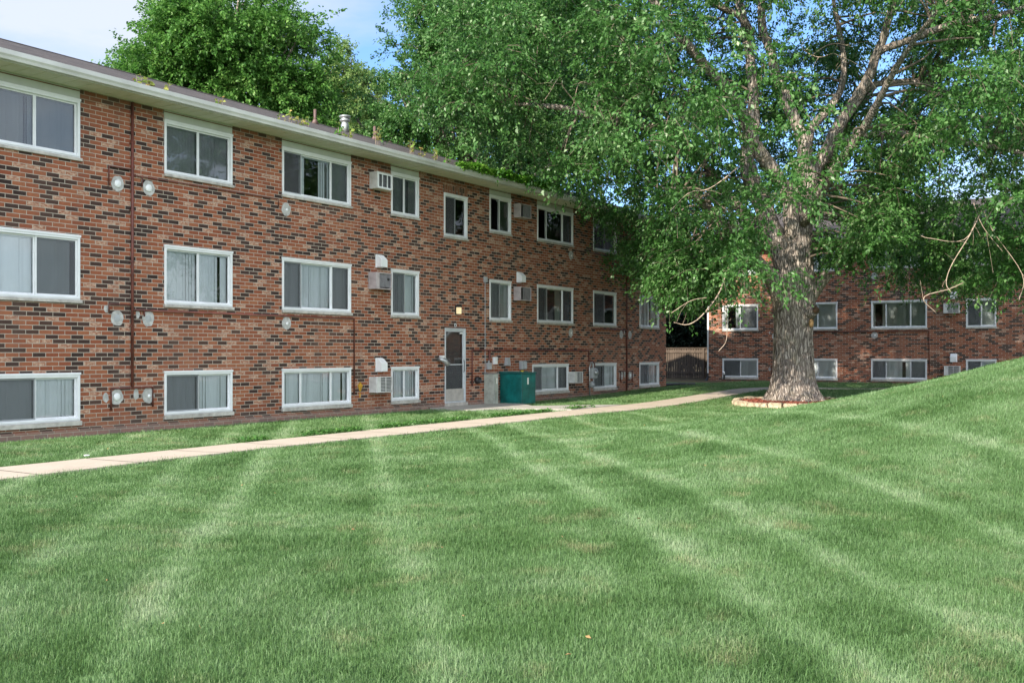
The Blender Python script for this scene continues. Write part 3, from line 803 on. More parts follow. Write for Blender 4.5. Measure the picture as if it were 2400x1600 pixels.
top = [(22.2, 16.98), (25.4, 16.98), (25.5, 16.1), (24.6, 15.2), (26.6, 13.42), (23.6, 13.36), (23.3, 15.0), (22.0, 15.6)]
mb.face([(x, y, .052) for x, y in top])
for (x, y), (p, q) in zip(top, top[1:]+top[:1]): mb.face([(x, y, .052), (p, q, .052), (p, q, -.15), (x, y, -.15)])
tag(mb.build('entrance_pad', 'pad', recalc=False), kind='structure')

def on_hard(X, Y):
    m = (np.abs(Y-pathc(X)) < PW-.015) & (X < 36.2)
    m |= (np.abs(X-39) < PW) & (Y < pathc(36)-2.6)
    m |= (np.hypot(X-36, Y-(pathc(36)-3.0)) < 3.6) & (np.hypot(X-36, Y-(pathc(36)-3.0)) > 2.4) & (X > 36) & (Y > pathc(36)-3)
    m |= (X > 22.1) & (X < 25.45) & (Y > 15.45)
    m |= (X > 23.4) & (X < 23.4+3.2*(1-np.clip((Y-13.4)/2.2, 0, 1)*.55)) & (Y > 13.) & (Y < 15.5)
    m |= Y > 16.95 - .12*np.sin(X*2.0)*0
    m |= X > 46.35
    m |= np.hypot(X-29.9, Y-9.4) < 1.72
    m |= (X > 25.6) & (X < 26.6) & (Y > 16.1)
    return m
# grass blades, denser close by
def make_grass():
    P = []
    v0 = 3.9
    while v0 < 46:
        v1 = v0*1.06
        dens = 10500 if v0 < 7 else 10500*(7/v0)**1.75
        half = .52*v1+1.3
        area = 2*half*(v1-v0); n = int(area*dens)
        u = rng.uniform(-half, half, n); v = rng.uniform(v0, v1, n)
        P.append(np.stack([u, v], 1)); v0 = v1
    P = np.concatenate(P)
    X = RU[0]*P[:, 0]+FW[0]*P[:, 1]; Y = RU[1]*P[:, 0]+FW[1]*P[:, 1]; D = P[:, 1]
    k = ~on_hard(X, Y); X, Y, D = X[k], Y[k], D[k]
    # thin soil band by the wall
    k = ~((Y > 16.5) & (rng.random(len(X)) < .6)); X, Y, D = X[k], Y[k], D[k]
    n = len(X); Z = terrain(X, Y)
    c = -.677*X+.753*Y
    sp_ = stripe_pts(); s = 2*np.interp(c, [a for a, b in sp_], [b for a, b in sp_])-.75
    # patchiness of height and lean
    pat = np.sin(X*2.3+1.7*np.sin(Y*1.9))*np.sin(Y*2.1+1.3*np.sin(X*1.3+2))
    lean = .50+.18*pat + rng.normal(0, .24, n)
    ang = math.atan2(.677, .753) + np.where(rng.random(n) < .42+.42*s*(.6+.4*pat), 0, math.pi) + rng.normal(0, 1.0, n)
    h = (.047+.012*pat)*rng.uniform(.6, 1.35, n)
    h = np.where(rng.random(n) < .03, h*1.5, h)*(1+.25*np.sin(X*7.1+2*np.sin(Y*5.3))*np.sin(Y*6.3+1.7*np.sin(X*4.4)))
    edge = np.abs(np.abs(Y-pathc(X))-PW) < .10
    h = np.where(edge & (X < 36), h*1.25, h)
    w = .0029*np.maximum(1, D/7.5)**.85*rng.uniform(.7, 1.3, n)
    h = h*np.maximum(1, D/16)**.25
    dx, dy = np.cos(ang)*np.sin(lean), np.sin(ang)*np.sin(lean); dz = np.cos(lean)
    fa = rng.uniform(0, 2*math.pi, n); sx, sy = np.cos(fa)*w/2, np.sin(fa)*w/2
    base = np.stack([X, Y, Z-.004], 1); S = np.stack([sx, sy, np.zeros(n)], 1)
    mid = base + np.stack([dx*.35, dy*.35, dz*.62+.08], 1)*h[:, None]
    tip = base + np.stack([dx, dy, dz*.9], 1)*h[:, None]
    V = np.stack([base-S, base+S, mid+S*.8, mid-S*.8, tip], 1).reshape(-1, 3)
    i = np.arange(n)*5
    F = np.stack([i, i+1, i+2, i+3, i+3, i+2, i+4], 1).reshape(-1)
    fs = np.tile([4, 3], n)
    tint = np.clip(rng.normal(.5, .24, n) + .05*s, 0, 1); tint = np.repeat(tint, 2)
    tag(fastmesh('grass', V, 4, F, 'blade', tint=tint, fsizes=fs), 'short mown grass blades covering the lawn in stripes', 'grass', kind='stuff')
    return n
NG = make_grass()

# ------------------------------------------------------------------ leaves
def leaf_cloud(name, pos, direc, mat, parent, size, tint, width=.55, nbias=.6, fold=.12):
    n = len(pos); d = direc/np.linalg.norm(direc, axis=1, keepdims=True)
    nr = rng.normal(0, 1, (n, 3)); nr[:, 2] = np.abs(nr[:, 2])+nbias
    s = np.cross(d, nr); s /= np.linalg.norm(s, axis=1, keepdims=True)+1e-9
    nn = np.cross(s, d)
    Ls = (size*rng.uniform(.65, 1.25, n))[:, None]; Wd = Ls*width*rng.uniform(.8, 1.2, n)[:, None]
    a = pos; b = pos+d*Ls*.45+s*Wd*.5+nn*Ls*fold; c = pos+d*Ls; e = pos+d*Ls*.45-s*Wd*.5+nn*Ls*fold
    V = np.stack([a, b, c, e], 1).reshape(-1, 3); F = np.arange(4*n)
    return fastmesh(name, V, 4, F, mat, parent, tint=tint)
def clump_leaves(C, rad, K, ntw, tl, droop, flat=.6, tipsize=None):
    "C (m,3) clump centres -> leaf positions and directions along drooping twigs"
    m = len(C); nt = m*ntw
    cen = np.repeat(C, ntw, 0); rr = np.repeat(rad, ntw)
    dv = rng.normal(0, 1, (nt, 3)); dv[:, 2] *= flat; dv /= np.linalg.norm(dv, axis=1, keepdims=True)
    st = cen + dv*(rr*rng.uniform(.0, .45, nt))[:, None]
    ln = rr*rng.uniform(.6, 1.15, nt)*tl
    per = K//ntw; tt = rng.uniform(.1, 1, (nt, per))
    p = st[:, None, :] + dv[:, None, :]*(ln[:, None]*tt)[..., None]
    p[..., 2] -= (droop*ln[:, None]*tt**2)
    p += rng.normal(0, .055, p.shape)*rr[:, None, None]*1.3
    td = dv[:, None, :].repeat(per, 1).copy(); td[..., 2] -= 2*droop*tt*.8
    dd = td*.9 + rng.normal(0, .75, p.shape); dd[..., 2] -= .35
    ct = np.repeat(rng.uniform(-.16, .16, m), ntw*per)
    return p.reshape(-1, 3), dd.reshape(-1, 3), ct, (st, dv, ln)
def catmull(pts, sub=5):
    P = [np.array(p, float) for p in pts]; out = []
    P = [2*P[0]-P[1]]+P+[2*P[-1]-P[-2]]
    for i in range(1, len(P)-2):
        for k in range(sub):
            t = k/sub; a, b, c, d = P[i-1:i+3]
            out.append(.5*((2*b)+(-a+c)*t+(2*a-5*b+4*c-d)*t*t+(-a+3*b-3*c+d)*t**3))
    out.append(P[-2]); return out
def limb(mb, pts, n=12, sub=5, wig=.05):
    q = catmull(pts, sub); X = []
    for k, p in enumerate(q):
        o = mnoise.noise_vector(Vector(p[:3])*.9)*wig
        X.append((p[0]+o.x, p[1]+o.y, p[2]+o.z))
    mb.tube(X, [max(.008, p[3]) for p in q], n, jit=.22)
    return np.array([[*x, p[3]] for x, p in zip(X, q)])

def connect(mb, C, nodes, r0=.035, n=4, frac=1.0, sag=.12):
    for c in C:
        if random.random() > frac: continue
        d = np.linalg.norm(nodes[:, :3]-c, axis=1) + .35*np.maximum(0, nodes[:, 2]-c[2])
        i = int(np.argmin(d))
        if d[i] > 2.0: continue
        a = nodes[i, :3]; L_ = np.linalg.norm(c-a)
        mid = (a+c)/2 + rng.normal(0, .08, 3)*L_; mid[2] += sag*L_
        r = min(nodes[i, 3]*.6, r0*(1+L_*.5), .045)
        q = catmull([(*a, r), (*mid, r*.6), (*c, r*.25)], 3)
        mb.tube([p[:3] for p in q], [max(.006, p[3]) for p in q], n, cap=False)

# ------------------------------------------------------------------ the big maple
TU, TV = 8.32, 30.2
TX, TY = uv2xy(TU, TV); TZ = float(terrain(TX, TY))
K = TV/2400
tree = empty('maple_tree', (TX, TY, 0)); tag(tree, 'huge old maple with a broad grey trunk growing in a stone-edged mulch bed', 'tree')
def P(px, py, dv=0, r=.1):
    "limb point in the tree's own frame: sideways, height, and depth offset from the trunk"
    u = (px-1861)*K; z = EYE+(826-py)*K; u, z = u*(1+dv/TV), EYE+(z-EYE)*(1+dv/TV)
    x, y = uv2xy(u, dv); return (x, y, z, r)
def trunk():
    mb = MB(); n = 150; zs = []; z = -.15
    while z < 5.1: zs.append(z); z += .035
    rp = [(-.2, 1.12), (.05, 1.0), (.22, .82), (.5, .69), (.9, .60), (1.6, .565), (2.2, .55), (2.7, .575), (3.1, .61), (3.5, .62), (3.9, .56), (4.3, .50), (4.7, .44), (5.1, .36)]
    lean = [(-.2, 0, 0), (1, .0, 0), (2, -.02, 0), (3, .0, 0), (4, .02, 0), (5.1, .10, 0)]
    for z in zs:
        r = np.interp(z, [a for a, b in rp], [b for a, b in rp])
        cu = np.interp(z, [a[0] for a in lean], [a[1] for a in lean])
        for j in range(n):
            th = 2*math.pi*j/n; cx, sx = math.cos(th), math.sin(th)
            rr = 1.0*r*(1+.06*mnoise.noise(Vector((cx*1.2, sx*1.2, z*.5))) )
            fl = math.exp(-max(z, 0)/.33)
            rr *= 1+.16*fl*(mnoise.noise(Vector((cx*2.1, sx*2.1, 3))))*2
            rr *= 1+.05*math.sin(th*7+z*.6+2*mnoise.noise(Vector((cx, sx, z*.4))))*(.4+fl)
            w = mnoise.noise(Vector((cx*2, sx*2, z*1.1)))*.35
            f = abs(mnoise.noise(Vector(((cx+w*.2)*9, (sx+w*.2)*9, z*1.15))))
            f2 = abs(mnoise.noise(Vector((cx*19, sx*19, z*2.6))))
            rr += -.055*(1-min(1, f*3.2))**2 - .02*(1-min(1, f2*3))**2 + .012
            x, y = uv2xy(cu, 0); mb.v.append((x+rr*cx, y+rr*sx, z))
    for k in range(len(zs)-1):
        for j in range(n):
            a = k*n+j; b = k*n+(j+1) % n; mb.f.append((a, b, b+n, a+n)); mb.mi.append(0)
    nodes = []
    Ls = [
     [P(1845, 720, 0, .34), P(1815, 668, -.25, .26), P(1778, 632, -.5, .215), P(1738, 596, -1.0, .18), P(1680, 552, -1.9, .14), P(1600, 500, -3.0, .10), P(1500, 452, -4.2, .06), P(1400, 440, -5.2, .03)],
     [P(1850, 640, 0, .40), P(1832, 590, .1, .34), P(1812, 540, .2, .30), P(1795, 480, .3, .27), P(1774, 425, .5, .25), P(1766, 366, .6, .22), P(1783, 298, .8, .18), P(1783, 178, 1.0, .155), P(1778, 85, 1.3, .13), P(1760, -40, 1.7, .11), P(1740, -200, 2, .07)],
     [P(1862, 560, -.1, .28), P(1848, 470, -.25, .22), P(1838, 448, -.3, .20), P(1795, 395, -.5, .195), P(1761, 358, -.7, .18), P(1715, 272, -1.1, .165), P(1672, 213, -1.5, .15), P(1604, 153, -1.9, .135), P(1545, 94, -2.4, .12), P(1498, 47, -2.8, .11), P(1464, 15, -3.1, .10), P(1400, -60, -3.5, .08), P(1330, -160, -4, .05)],
     [P(1870, 620, 0, .42), P(1874, 560, 0, .36), P(1880, 500, 0, .30), P(1880, 425, 0, .265), P(1884, 380, 0, .235), P(1885, 345, 0, .20), P(1876, 306, .1, .175), P(1851, 238, .2, .165), P(1829, 183, .4, .15), P(1817, 128, .5, .13), P(1800, 40, .8, .12), P(1815, -120, 1, .09), P(1830, -260, 1, .05)],
     [P(1886, 385, .05, .17), P(1893, 332, .1, .145), P(1912, 296, .3, .13), P(1961, 251, .6, .115), P(1990, 205, .9, .10), P(2005, 120, 1.3, .08), P(1990, 0, 1.8, .06)],
     [P(1884, 470, -.1, .24), P(1906, 400, -.1, .20), P(1931, 353, -.2, .18), P(1957, 298, -.3, .175), P(1995, 238, -.4, .165), P(2025, 179, -.6, .14), P(2038, 128, -.7, .12), P(2055, 85, -.8, .11), P(2067, 20, -1, .10), P(2090, -120, -1.2, .07)],
     [P(2040, 125, -.7, .10), P(2063, 108, -1, .10), P(2123, 81, -1.6, .10), P(2187, 55, -2.3, .095), P(2250, 40, -3, .085), P(2314, 19, -3.6, .08), P(2360, -5, -4, .07), P(2450, -60, -5, .05)],
     [P(2010, 215, -.5, .10), P(2060, 195, -.2, .09), P(2144, 193, .5, .08), P(2216, 203, 1.2, .07), P(2290, 235, 2, .055), P(2400, 240, 3, .04)],
     [P(1960, 330, -.3, .09), P(2060, 312, -1.2, .085), P(2150, 330, -2, .08), P(2208, 336, -2.6, .075), P(2293, 353, -3.2, .065), P(2378, 404, -4, .05), P(2480, 470, -4.6, .03)],
     [P(2150, 194, .5, .07), P(2230, 240, .3, .075), P(2280, 270, 0, .07), P(2350, 285, -.2, .06), P(2420, 325, -.3, .05), P(2520, 400, 0, .03)],
     [P(1790, 80, 1.2, .11), P(1766, 55, 1.0, .11), P(1740, 34, .9, .10), P(1672, 0, .6, .10), P(1600, -60, 0, .07)],
     [P(1690, 240, -1.3, .12), P(1600, 268, -1.8, .11), P(1500, 290, -2.0, .105), P(1420, 294, -2.2, .10), P(1361, 286, -2.3, .10), P(1310, 269, -2.4, .09), P(1259, 255, -2.5, .085), P(1191, 245, -2.6, .06), P(1130, 243, -2.8, .035)],
     [P(1545, 94, -2.4, .07), P(1490, 100, -2.9, .05), P(1430, 112, -3.3, .035), P(1375, 118, -3.6, .02)],
     [P(1840, 600, .4, .22), P(1800, 520, 2, .17), P(1760, 430, 3.6, .13), P(1700, 330, 5.2, .10), P(1640, 200, 6.5, .06)],
     [P(1890, 560, .4, .2), P(1950, 470, 2, .15), P(2020, 380, 3.8, .12), P(2100, 270, 5.5, .08), P(2200, 180, 7, .05)],
     [P(1875, 520, -.3, .16), P(1900, 420, -1.8, .13), P(1935, 300, -3.6, .10), P(1960, 150, -5.5, .07), P(2000, 20, -7, .04)],
    ]
    for pts in Ls:
        pts = [(*q[:3], q[3]*1.03) for q in pts]
        nodes.append(limb(mb, pts, 14 if pts[0][3] > .15 else 9, 6, .06))
    # cut stub on the right and the collar of the knot
    limb(mb, [P(1885, 700, -.1, .28), P(1912, 668, -.25, .2), P(1926, 648, -.35, .15), P(1932, 640, -.38, .13)], 14, 4, .0)
    limb(mb, [P(1880, 735, -.1, .30), P(1890, 730, -.45, .20), P(1896, 726, -.60, .15)], 16, 4, .0)
    o = mb.build('trunk', 'bark', tree, True, recalc=True)
    return np.concatenate(nodes)
NODES = trunk()
x, y, z, _ = P(1897, 726, -.66); h = MB().lathe([(.10, 0), (.09, .03), (.05, .05), (.001, .06)], (0, 0, 0), 14, axis='y').build('knot_hole', 'heart', tree, True); h.location = (x, y, z); h.rotation_euler = (0, 0, math.atan2(FW[1], FW[0])-math.pi/2)
x, y, z, _ = P(1889, 757, -.56); h = MB().lathe([(.075, .02), (.065, -.012), (.001, -.02)], (0, 0, 0), 10, axis='y').build('bark_scar', 'heartlight', tree, True); h.location = (x, y, z); h.scale = (1, 1, 1.7); h.rotation_euler = (0, 0, math.atan2(FW[1], FW[0])-math.pi/2)

lowpx = [1000, 1120, 1180, 1240, 1270, 1340, 1400, 1450, 1500, 1545, 1590, 1640, 1690, 1740, 1790, 1850, 1900, 1950, 2000, 2060, 2110, 2160, 2220, 2300, 2400, 2600, 2800]
lowpy = [290, 300, 360, 440, 470, 500, 490, 525, 590, 700, 730, 715, 690, 670, 500, 430, 600, 655, 590, 470, 500, 650, 695, 700, 700, 600, 480]
lu = [(a-1861)*K for a in lowpx]; lz = [EYE+(826-b)*K for b in lowpy]
def big_clumps():
    C = []
    tries = 0
    while len(C) < 2150 and tries < 60000:
        tries += 1
        u = rng.uniform(-11.6, 12.2); v = rng.uniform(-8.5, 9.0); z = rng.uniform(2.6, 17.5)
        # overall dome
        e = (abs(u+.1)/12.2)**2.2 + (abs(v)/9.2)**2 + ((max(z-6, 0))/12.0)**2
        if e > 1: continue
        zl = np.interp(u*(TV/(TV+v)) if True else u, lu, lz)
        zl = EYE + (zl-EYE)*(1+v/TV) + .45 + .035*max(0, v)**1.2*0
        if z < zl: continue
        # hollow interior round the limbs
        if e < .22 and z > zl+1.2 and v < 1 and rng.random() < .75: continue
        hw = 1.25+.43*max(0, z-5)
        if abs(u+.15) < hw*(.75 if u > 0 else 1.12)*(1+v/TV) and v < 1.3 and 4.7 < z < EYE+.344*(TV+v)+.4 and rng.random() < (.955 if v > -4 else .90): continue
        if abs(u-.2) < 2.2 and v >= 1.2 and 5.2 < z < 8.8 and rng.random() < .55: continue
        if -2.3*(1+v/TV) < u < 1.15*(1+v/TV) and v < .8 and z < EYE+(6.6-EYE)*(1+v/TV): continue
        if z > 12.3 and rng.random() < .22: continue
        # natural gaps
        g = mnoise.noise(Vector((u*.5, v*.5, z*.62)))
        if g < .0 and rng.random() < .93: continue
        if u > 3.0 and z > 6 and g < .04 and rng.random() < .35: continue
        C.append((u, v, z))
    for k in range(85):
        u = rng.uniform(-4.0, -2.2); v = rng.uniform(-2, 1); zl = EYE + (np.interp(u*(TV/(TV+v)), lu, lz)-EYE)*(1+v/TV)
        C.append((u, v, zl+.3+abs(rng.normal(0, 1.1))))
    for k in range(26):
        u = rng.uniform(1.1, 2.4); v = rng.uniform(-2.5, -.5); zl = EYE + (np.interp(u*(TV/(TV+v)), lu, lz)-EYE)*(1+v/TV)
        C.append((u, v, zl+.3+abs(rng.normal(0, .6))))
    return np.array(C)
UC = big_clumps()
xy = np.array([uv2xy(a, b) for a, b in UC[:, :2]])
C = np.concatenate([xy, UC[:, 2:]], 1)
rad = rng.uniform(.45, .92, len(C))
p, d, ct, tw = clump_leaves(C, rad, 280, 10, 1.0, .42)
tint = np.clip(.42+ct+rng.normal(0, .2, len(p)), 0, 1)
leaf_cloud('crown', p, d, 'leaf', tree, .115, tint, .52)
mb = MB(); connect(mb, C, NODES, .034, 5, .9)
st, dv, ln = tw
for i in range(0, len(st), 3):
    a = st[i]; b = a+dv[i]*ln[i]*.5; c = a+dv[i]*ln[i]*.95; b[2] -= .1*ln[i]; c[2] -= .4*ln[i]
    mb.tube([a, b, c], [.010, .007, .004], 3, cap=False)
mb.build('branches', 'darkbark', tree, True, recalc=False)
# bare dead branches
dead = [
 [P(1670, 560, -4.0, .02), P(1610, 600, -4.3, .016), P(1570, 690, -4.5, .018), P(1530, 740, -4.5, .018), P(1498, 758, -4.5, .014), P(1465, 752, -4.5, .008)],
 [P(1545, 700, -4.5, .012), P(1500, 708, -4.5, .010), P(1458, 732, -4.5, .006)],
 [P(1590, 720, -4.4, .010), P(1590, 790, -4.4, .008), P(1572, 820, -4.4, .005)],
 [P(2180, 480, -5, .018), P(2150, 520, -5.2, .014), P(2095, 610, -5.3, .012), P(2080, 660, -5.3, .010), P(2092, 685, -5.3, .005)],
 [P(2160, 500, -5, .014), P(2120, 560, -5.2, .010), P(2040, 560, -5.2, .007), P(2020, 555, -5.2, .004)],
 [P(2170, 470, -5, .014), P(2190, 540, -5.2, .010), P(2260, 640, -5.3, .008), P(2245, 700, -5.3, .004)],
 [P(2150, 470, -5, .012), P(2165, 530, -5.2, .010), P(2210, 590, -5.3, .006)],
 [P(1820, 90, -3, .02), P(1800, 110, -3.2, .016), P(1830, 135, -3.4, .014), P(1870, 130, -3.4, .010), P(1885, 140, -3.4, .006)],
 [P(1870, 130, -3.4, .012), P(1930, 160, -3.6, .010), P(1970, 215, -3.7, .006)],
 [P(1780, 120, -3, .014), P(1720, 90, -3.2, .010), P(1660, 105, -3.3, .006)],
 [P(1950, 110, -2, .014), P(1900, 105, -2.2, .012), P(1850, 130, -2.3, .006)],
 [P(1345, 180, -4, .02), P(1300, 210, -4, .014), P(1250, 195, -4.2, .010), P(1240, 225, -4.2, .006)],
 [P(1310, 269, -2.4, .03), P(1250, 205, -3, .018), P(1235, 180, -3.2, .012), P(1195, 235, -3.3, .008)],
 [P(1560, 390, -6, .018), P(1500, 440, -6, .014), P(1450, 450, -6.1, .010), P(1400, 500, -6.2, .006)],
 [P(2160, 660, -4, .014), P(2060, 700, -4.2, .012), P(2085, 735, -4.2, .005)],
 [P(1910, 420, -.4, .03), P(1935, 438, -.9, .022), P(1965, 450, -1.2, .016)],
 [P(1870, 455, -.6, .02), P(1800, 450, -.9, .016), P(1760, 452, -1, .010)],
]
for pts in dead:
    mb = MB(); q = limb(mb, [(*a[:3], a[3]*.85) for a in pts], 6, 5, .10)
    for i in range(2, len(q)-1, 4):
        a = q[i, :3]; dd = rng.normal(0, .25, 3); dd[2] -= .12
        mb.tube([a, a+dd*.6, a+dd*1.1+rng.normal(0, .05, 3)], [q[i, 3]*.5, q[i, 3]*.35, .003], 4, cap=False)
    mb.build('dead_branch', 'twig', tree, True, recalc=False)

# mulch bed and its stones
mb = MB(); n = 40; v = []
mb.v.append((0, 0, TZ+.14)); rr = [.5, 1.0, 1.35, 1.6]
for ri, r in enumerate(rr):
    for j in range(n):
        th = 2*math.pi*j/n; mb.v.append((r*math.cos(th), r*math.sin(th), TZ+.16-.05*ri/3+.02*mnoise.noise(Vector((r*3*math.cos(th), r*3*math.sin(th), 0)))))
for j in range(n): mb.f.append((0, 1+j, 1+(j+1) % n)); mb.mi.append(0)
for ri in range(3):
    for j in range(n):
        a = 1+ri*n+j; b = 1+ri*n+(j+1) % n; mb.f.append((a, a+n, b+n, b)); mb.mi.append(0)
mu = mb.build('mulch', 'mulch', None, recalc=True); mu.location = (TX, TY, 0); tag(mu, 'red wood mulch heaped around the trunk inside the stone ring', 'mulch', kind='stuff')
# loose chips on the mulch
n = 2600; th = rng.uniform(0, 2*math.pi, n); r = 1.58*np.sqrt(rng.uniform(.3, 1, n))
pp = np.stack([r*np.cos(th), r*np.sin(th), TZ+.165-.05*(r/1.6)+rng.uniform(0, .02, n)], 1)
ch = leaf_cloud('mulch_chips', pp, rng.normal(0, 1, (n, 3))*np.array([1, 1, .25]), 'mulch', mu, .05, rng.random(n), .4)
ns = 26
for k in range(ns):
    th = 2*math.pi*k/ns; r = 1.68
    mb = MB(); w = 2*math.pi*r/ns*.5*.93; d_ = .11; hh = .15*random.uniform(.88, 1.1)
    g = 5
    import itertools
    mb.box(-w, w, -d_, d_, -.05, hh)
    st_ = mb.build('edging_stone', 'stone')
    import bmesh
    bm = bmesh.new(); bm.from_mesh(st_.data); bmesh.ops.bevel(bm, geom=bm.edges[:], offset=.022, segments=2, affect='EDGES')
    bmesh.ops.subdivide_edges(bm, edges=[e for e in bm.edges if e.calc_length() > .08], cuts=3, use_grid_fill=True)
    for v_ in bm.verts: v_.co += mnoise.noise_vector(v_.co*9+Vector((k*3.1, 0, 0)))*.014
    bm.to_mesh(st_.data); bm.free()
    x, y = TX+r*math.cos(th), TY+r*math.sin(th)
    st_.location = (x, y, float(terrain(x, y))); st_.rotation_euler = (R(random.uniform(-3, 3)), 0, th+math.pi/2+R(random.uniform(-5, 5)))
    tag(st_, 'rough tan limestone block in the low ring around the maple', 'edging stone', 'edging stones around the maple bed')

# ------------------------------------------------------------------ other trees
def tree_simple(px, V, basez, label, mat, blobs, size, nleaf, trunk_r=.28, nclump=200, cr=(.9, 1.5), group=None, name='background_tree', fork=4.5, gap=-.1, droop=.25, tseed=0, cat='tree'):
    u = (px-1200)/2400*V; bx, by = uv2xy(u, V)
    o = empty(name, (bx, by, 0)); tag(o, label, cat, group)
    k = V/2400; C = []
    cs = []
    for (bpx, bpy, dv, ru, rz) in blobs:
        cu = (bpx-px)*k; cz = EYE+(826-bpy)*k; x, y = uv2xy(cu, dv); cs.append((x, y, cz, ru*k, rz*k, cu, dv))
    wts = np.array([c[3]**2*c[4] for c in cs]); wts /= wts.sum(); tries = 0
    while len(C) < nclump and tries < nclump*60:
        tries += 1
        c = cs[rng.choice(len(cs), p=wts)]
        q = rng.normal(0, 1, 3); q /= np.linalg.norm(q); rr = rng.uniform(.35, 1)**.5
        du, dv_, dz = q[0]*rr*c[3], q[1]*rr*c[3]*.85, q[2]*rr*c[4]
        if mnoise.noise(Vector((du*.5+tseed, dv_*.5, dz*.6))) < gap and rng.random() < .8: continue
        x, y = uv2xy(c[5]+du, c[6]+dv_); C.append((x, y, c[2]+dz))
    C = np.array(C)
    mb = MB(); nodes = []
    nodes.append(limb(mb, [(0, 0, basez, trunk_r*1.3), (.05, 0, basez+1, trunk_r), (0, .1, fork, trunk_r*.85)], 10, 4))
    for c in cs:
        for j in range(3):
            a = rng.normal(0, .35, 3)*c[3]
            nodes.append(limb(mb, [(0, .1, fork-.3, trunk_r*.6), (c[0]*.35+a[0]*.2, c[1]*.35+a[1]*.2, fork+(c[2]-fork)*.45, trunk_r*.30), (c[0]+a[0]*.6, c[1]+a[1], c[2]+a[2]*.5+c[4]*.15, trunk_r*.16)], 8, 5, .12))
    nodes = np.concatenate(nodes); connect(mb, C, nodes, .03, 4, .9)
    mb.build('trunk', 'bark', o, True, recalc=False)
    rad = rng.uniform(cr[0], cr[1], len(C))
    p, d, ct, tw = clump_leaves(C, rad, nleaf, 10, 1.0, droop)
    leaf_cloud('crown', p, d, mat, o, size, np.clip(.45+ct+rng.normal(0, .2, len(p)), 0, 1), .6)
    return o
tree_simple(500, 44, 0, 'rounded bright green maple rising behind the left part of the near roof', 'leaf2',
    [(520, 75, 0, 190, 120), (400, 150, 0, 130, 95), (640, 120, 0, 120, 120), (330, 185, 0, 75, 60), (560, 210, 1, 200, 70), (690, 230, 1, 110, 90), (540, -10, 0, 110, 60), (460, 60, 0, 100, 80), (740, 300, 1, 100, 80)], .15, 420, .26, 340, (.75, 1.25), 'trees behind the near building', tseed=1)
tree_simple(735, 62, 0, 'pale yellowish-green thin tree between the round maple and the silvery one', 'leaf3',
    [(770, 150, 0, 55, 60), (800, 200, 0, 80, 80), (740, 230, 0, 70, 80), (850, 230, 0, 70, 80), (830, 290, 0, 90, 60)], .17, 300, .2, 130, (.7, 1.2), 'trees behind the near building', gap=.0, tseed=2)
tree_simple(1110, 46, 0, 'tall silvery-green maple standing behind the middle of the near roof', 'leaf',
    [(1120, 60, 0, 190, 130), (1010, 150, 0, 130, 110), (1200, 180, 0, 190, 150), (930, 250, 0, 100, 90), (1040, 290, 0, 140, 90), (1150, 330, 1, 190, 80), (1050, 40, 0, 80, 90), (1300, 300, 1, 140, 110), (1350, 120, 2, 170, 160), (880, 300, 0, 70, 60)], .14, 400, .35, 520, (.75, 1.25), 'trees behind the near building', fork=5, tseed=3, gap=-.12)
tree_simple(1900, 82, 0, 'distant green tree beyond the far building, left of the big trunk line', 'leaf2',
    [(1950, 500, 0, 80, 45), (1850, 490, 0, 80, 45)], .24, 220, .3, 50, (1.3, 2), 'trees beyond the far building', tseed=5)
for i, (px, lab, hh) in enumerate(((1555, 'dark evergreen beyond the fence, beside the near building corner', 745), (1612, 'dark evergreen beyond the fence, in the middle of the gap', 752), (1672, 'dark evergreen beyond the fence, behind the far building corner', 748))):
    tree_simple(px, 60, 0, lab, 'leafd', [(px, hh, 0, 42, 48), (px-10, hh+45, 0, 46, 50)], .16, 620, .16, 80, (.5, .8), 'evergreens beyond the fence', name='evergreen_tree', fork=1.2, gap=-.6, droop=.3, tseed=i)

# ------------------------------------------------------------------ fence
fe = empty('wooden_fence', (50.2, 24, .25)); tag(fe, 'weathered wooden board fence closing the gap between the buildings', 'fence')
y0 = -10.4
for b in range(9):
    ya = y0+b*2.3; mb = MB(); y = ya+.06
    while y < ya+2.24:
        w = .135; mb.box(0, .02, y, y+w-random.uniform(.008, .03), -.05-random.uniform(0, .05), 1.50+random.uniform(-.015, .015)); y += w
    mb.build('board_panel', 'fence', fe)
    MB().box(-.10, -.002, ya-.05, ya+.05, -.3, 1.52).build('post', 'fence', fe)
    MB().box(-.05, -.003, ya+.06, ya+2.24, 1.28, 1.40).build('rail', 'fence', fe)
    MB().box(-.05, -.003, ya+.06, ya+2.24, .20, .30).build('rail', 'fence', fe)
    MB().box(-.06, .04, ya-.05, ya+2.25, 1.525, 1.56).build('rail', 'fence', fe)

# ------------------------------------------------------------------ plants in the gutter, weeds, litter
def seedling(s, hgt, n, mat, label, lean=0):
    x, y, z = W1(s, -.72, TOP+.10)
    o = empty('seedling', (x, y, z)); tag(o, label, 'seedling', 'maple seedlings sprouting from the gutter')
    mb = MB(); pp = []; dd = []
    hgt *= 1.6
    for k in range(n):
        a = (random.uniform(-.12, .12), random.uniform(-.03, .03), 0); h = hgt*random.uniform(.6, 1.1)
        t = (a[0]+random.uniform(-.05, .05), a[1]+random.uniform(-.04, .04), h); mb.tube([a, t], [.003, .002], 4)
        for q in range(5):
            f = random.uniform(.35, 1.05); th = random.uniform(0, 6.28)
            pp.append([a[0]+(t[0]-a[0])*f, a[1]+(t[1]-a[1])*f, h*f]); dd.append([math.cos(th), math.sin(th), random.uniform(-.4, .5)])
    mb.build('stem', 'twig', o)
    pp = np.array(pp); leaf_cloud('leaves', pp, np.array(dd), mat, o, .085, np.clip(rng.normal(.55, .25, len(pp)), 0, 1), .8)
